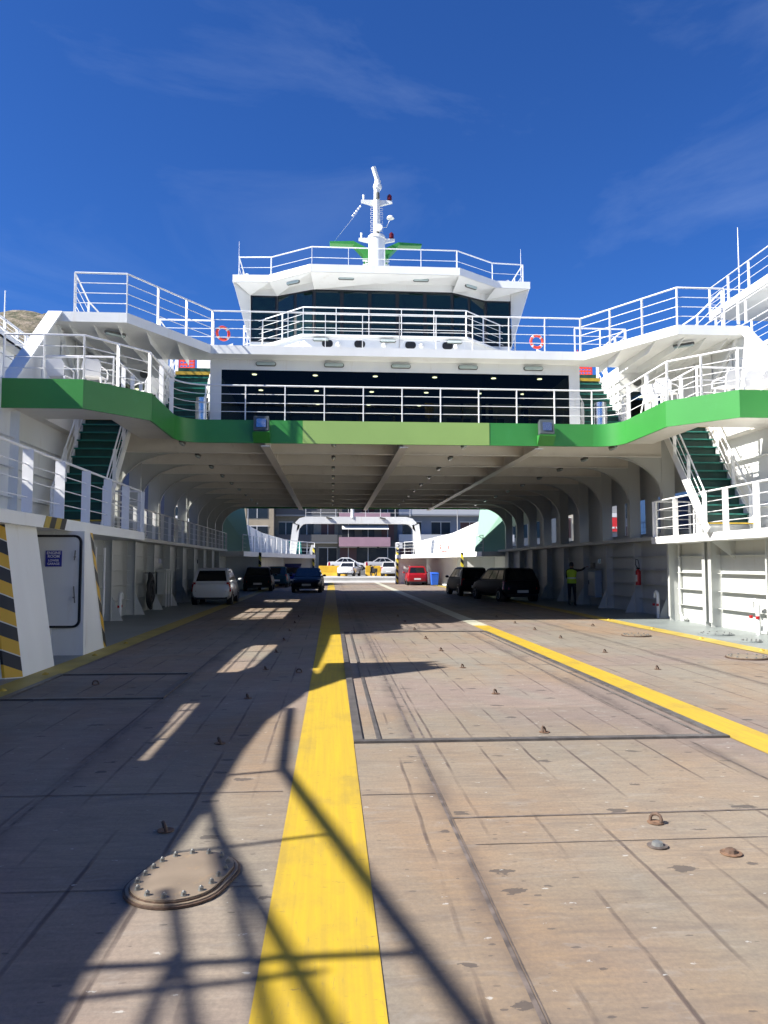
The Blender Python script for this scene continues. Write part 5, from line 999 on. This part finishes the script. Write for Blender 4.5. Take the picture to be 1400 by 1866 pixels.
# lockers / frames on the left and right walls
t = thing('wall_locker', 'pale grey cabinet with doors on the left wall beyond the coiled hose', 'locker', (-8.40, 30.5, 0)); MB().box(-.15, .12, -.75, .75, .5, 1.35).build('cabinet', WALL, t, bevel=.01); MB().box(-.18, .18, -.85, .85, 1.36, 1.46).build('shelf', WALL, t); 
for y in (-.5, 0, .5): MB().cyl((.14, y, 0), (.14, y, 1.36), .02).build('pipe', RAILM, t)
t = thing('wall_locker', 'blue-grey steel locker at the person\'s hands on the right wall', 'locker', (8.44, 29.9, .35)); MB().box(-.12, .14, -.42, .42, 0, 1.05).build('cabinet', simple('blue_grey_paint', (.32, .38, .44), .5), t, bevel=.012); MB().box(-.14, -.12, -.38, .38, .06, .99).build('door', WALL, t); MB().box(-.16, -.14, .25, .29, .5, .66).build('handle', LAMPB, t); MB().box(-.1, .0, -.12, .22, 1.12, 1.36).build('control_box', LAMPB, t)
# goose-neck vents with red valves
for x, y, lab in ((8.05, 23.1, 'white gooseneck pipe with red valves on the right wall by the shadow edge'), (8.0, 17.45, 'white gooseneck pipe with a pink cap in the sun on the right wall'), (-8.15, 23.15, 'white gooseneck pipe with red valves on the left wall')):
    t = thing('gooseneck_pipe', lab, 'pipe', (x, y, 0)); q = MB(); q.cyl((0, 0, 0), (0, 0, .68), .05, n=12); q.tube([(0, 0, .66), (0, .02, .76), (0, .12, .80), (0, .22, .76), (0, .24, .62)], .048, 10); q.build('pipe', WHITE, t, smooth=50)
    for yy in (-.02, .26): MB().box(-.055, .0, yy-.035, yy+.035, .37, .44).build('valve', REDP, t)
t = thing('pipe_ladder', 'tall white pipe frame on the left wall beyond the striped pillars', 'ladder', (-8.25, 21.4, 0)); q = MB(); q.tube([(0, .45, 2.1), (0, .45, .3), (0, .3, .1), (0, -.35, .1), (0, -.35, 2.1)], .035, 8); q.build('pipe', RAILM, t, smooth=50)
for z in (.5, 1.0, 1.5, 1.95): MB().cyl((-.15, -.3, z), (-.15, .1, z), .02, n=8).build('rung', RAILM, t)
# red cap board boxes, far things
t = thing('wheelie_bin', 'blue plastic wheelie bin by the far right bulkhead', 'waste bin', (5.9, 58.6, 0)); q = MB(); q.hexa([(-.24, -.26, .06), (.24, -.26, .06), (.24, .24, .06), (-.24, .24, .06), (-.30, -.32, .92), (.30, -.32, .92), (.30, .30, .92), (-.30, .30, .92)]); q.build('tub', BLUE, t, bevel=.02); q = MB(); q.hexa([(-.32, -.34, .92), (.32, -.34, .92), (.32, .33, .92), (-.32, .33, .92), (-.30, -.30, .98), (.30, -.30, .98), (.30, .33, 1.02), (-.30, .33, 1.02)]); q.build('lid', BLUE, t, bevel=.01)
for s in (-1, 1): MB().cyl((s*.22, .27, .09), (s*.28, .27, .09), .09, n=14).build('wheel', RUBBER, t)
t = thing('control_cabin', 'small white cabin with a teal window board at the far left of the ramp', 'cabin', (-5.6, 66.2, 0)); MB().box(-.9, 1.35, 0, 1.6, 0, 1.75).build('wall', WHITE, t); MB().box(-.8, 1.2, -.05, 1.5, 1.75, 2.3).build('opening', DARK, t); MB().prism([(-.85, -.2, 3.6), (1.0, -.2, 3.6), (1.1, -.25, 2.5), (-.85, -.25, 2.5)], (0, .15, 0)).build('window_board', TEAL, t); MB().prism([(1.3, 0, 1.5), (1.9, 0, 3.3), (2.15, 0, 3.3), (1.5, 0, .4)], (0, .25, 0)).build('ramp_arm', WHITE, t)
for k in range(3): MB().box(-.6+k*.6, -.25+k*.6, -.02, -.001, .9, 1.1).build('vent', LAMPB, t)
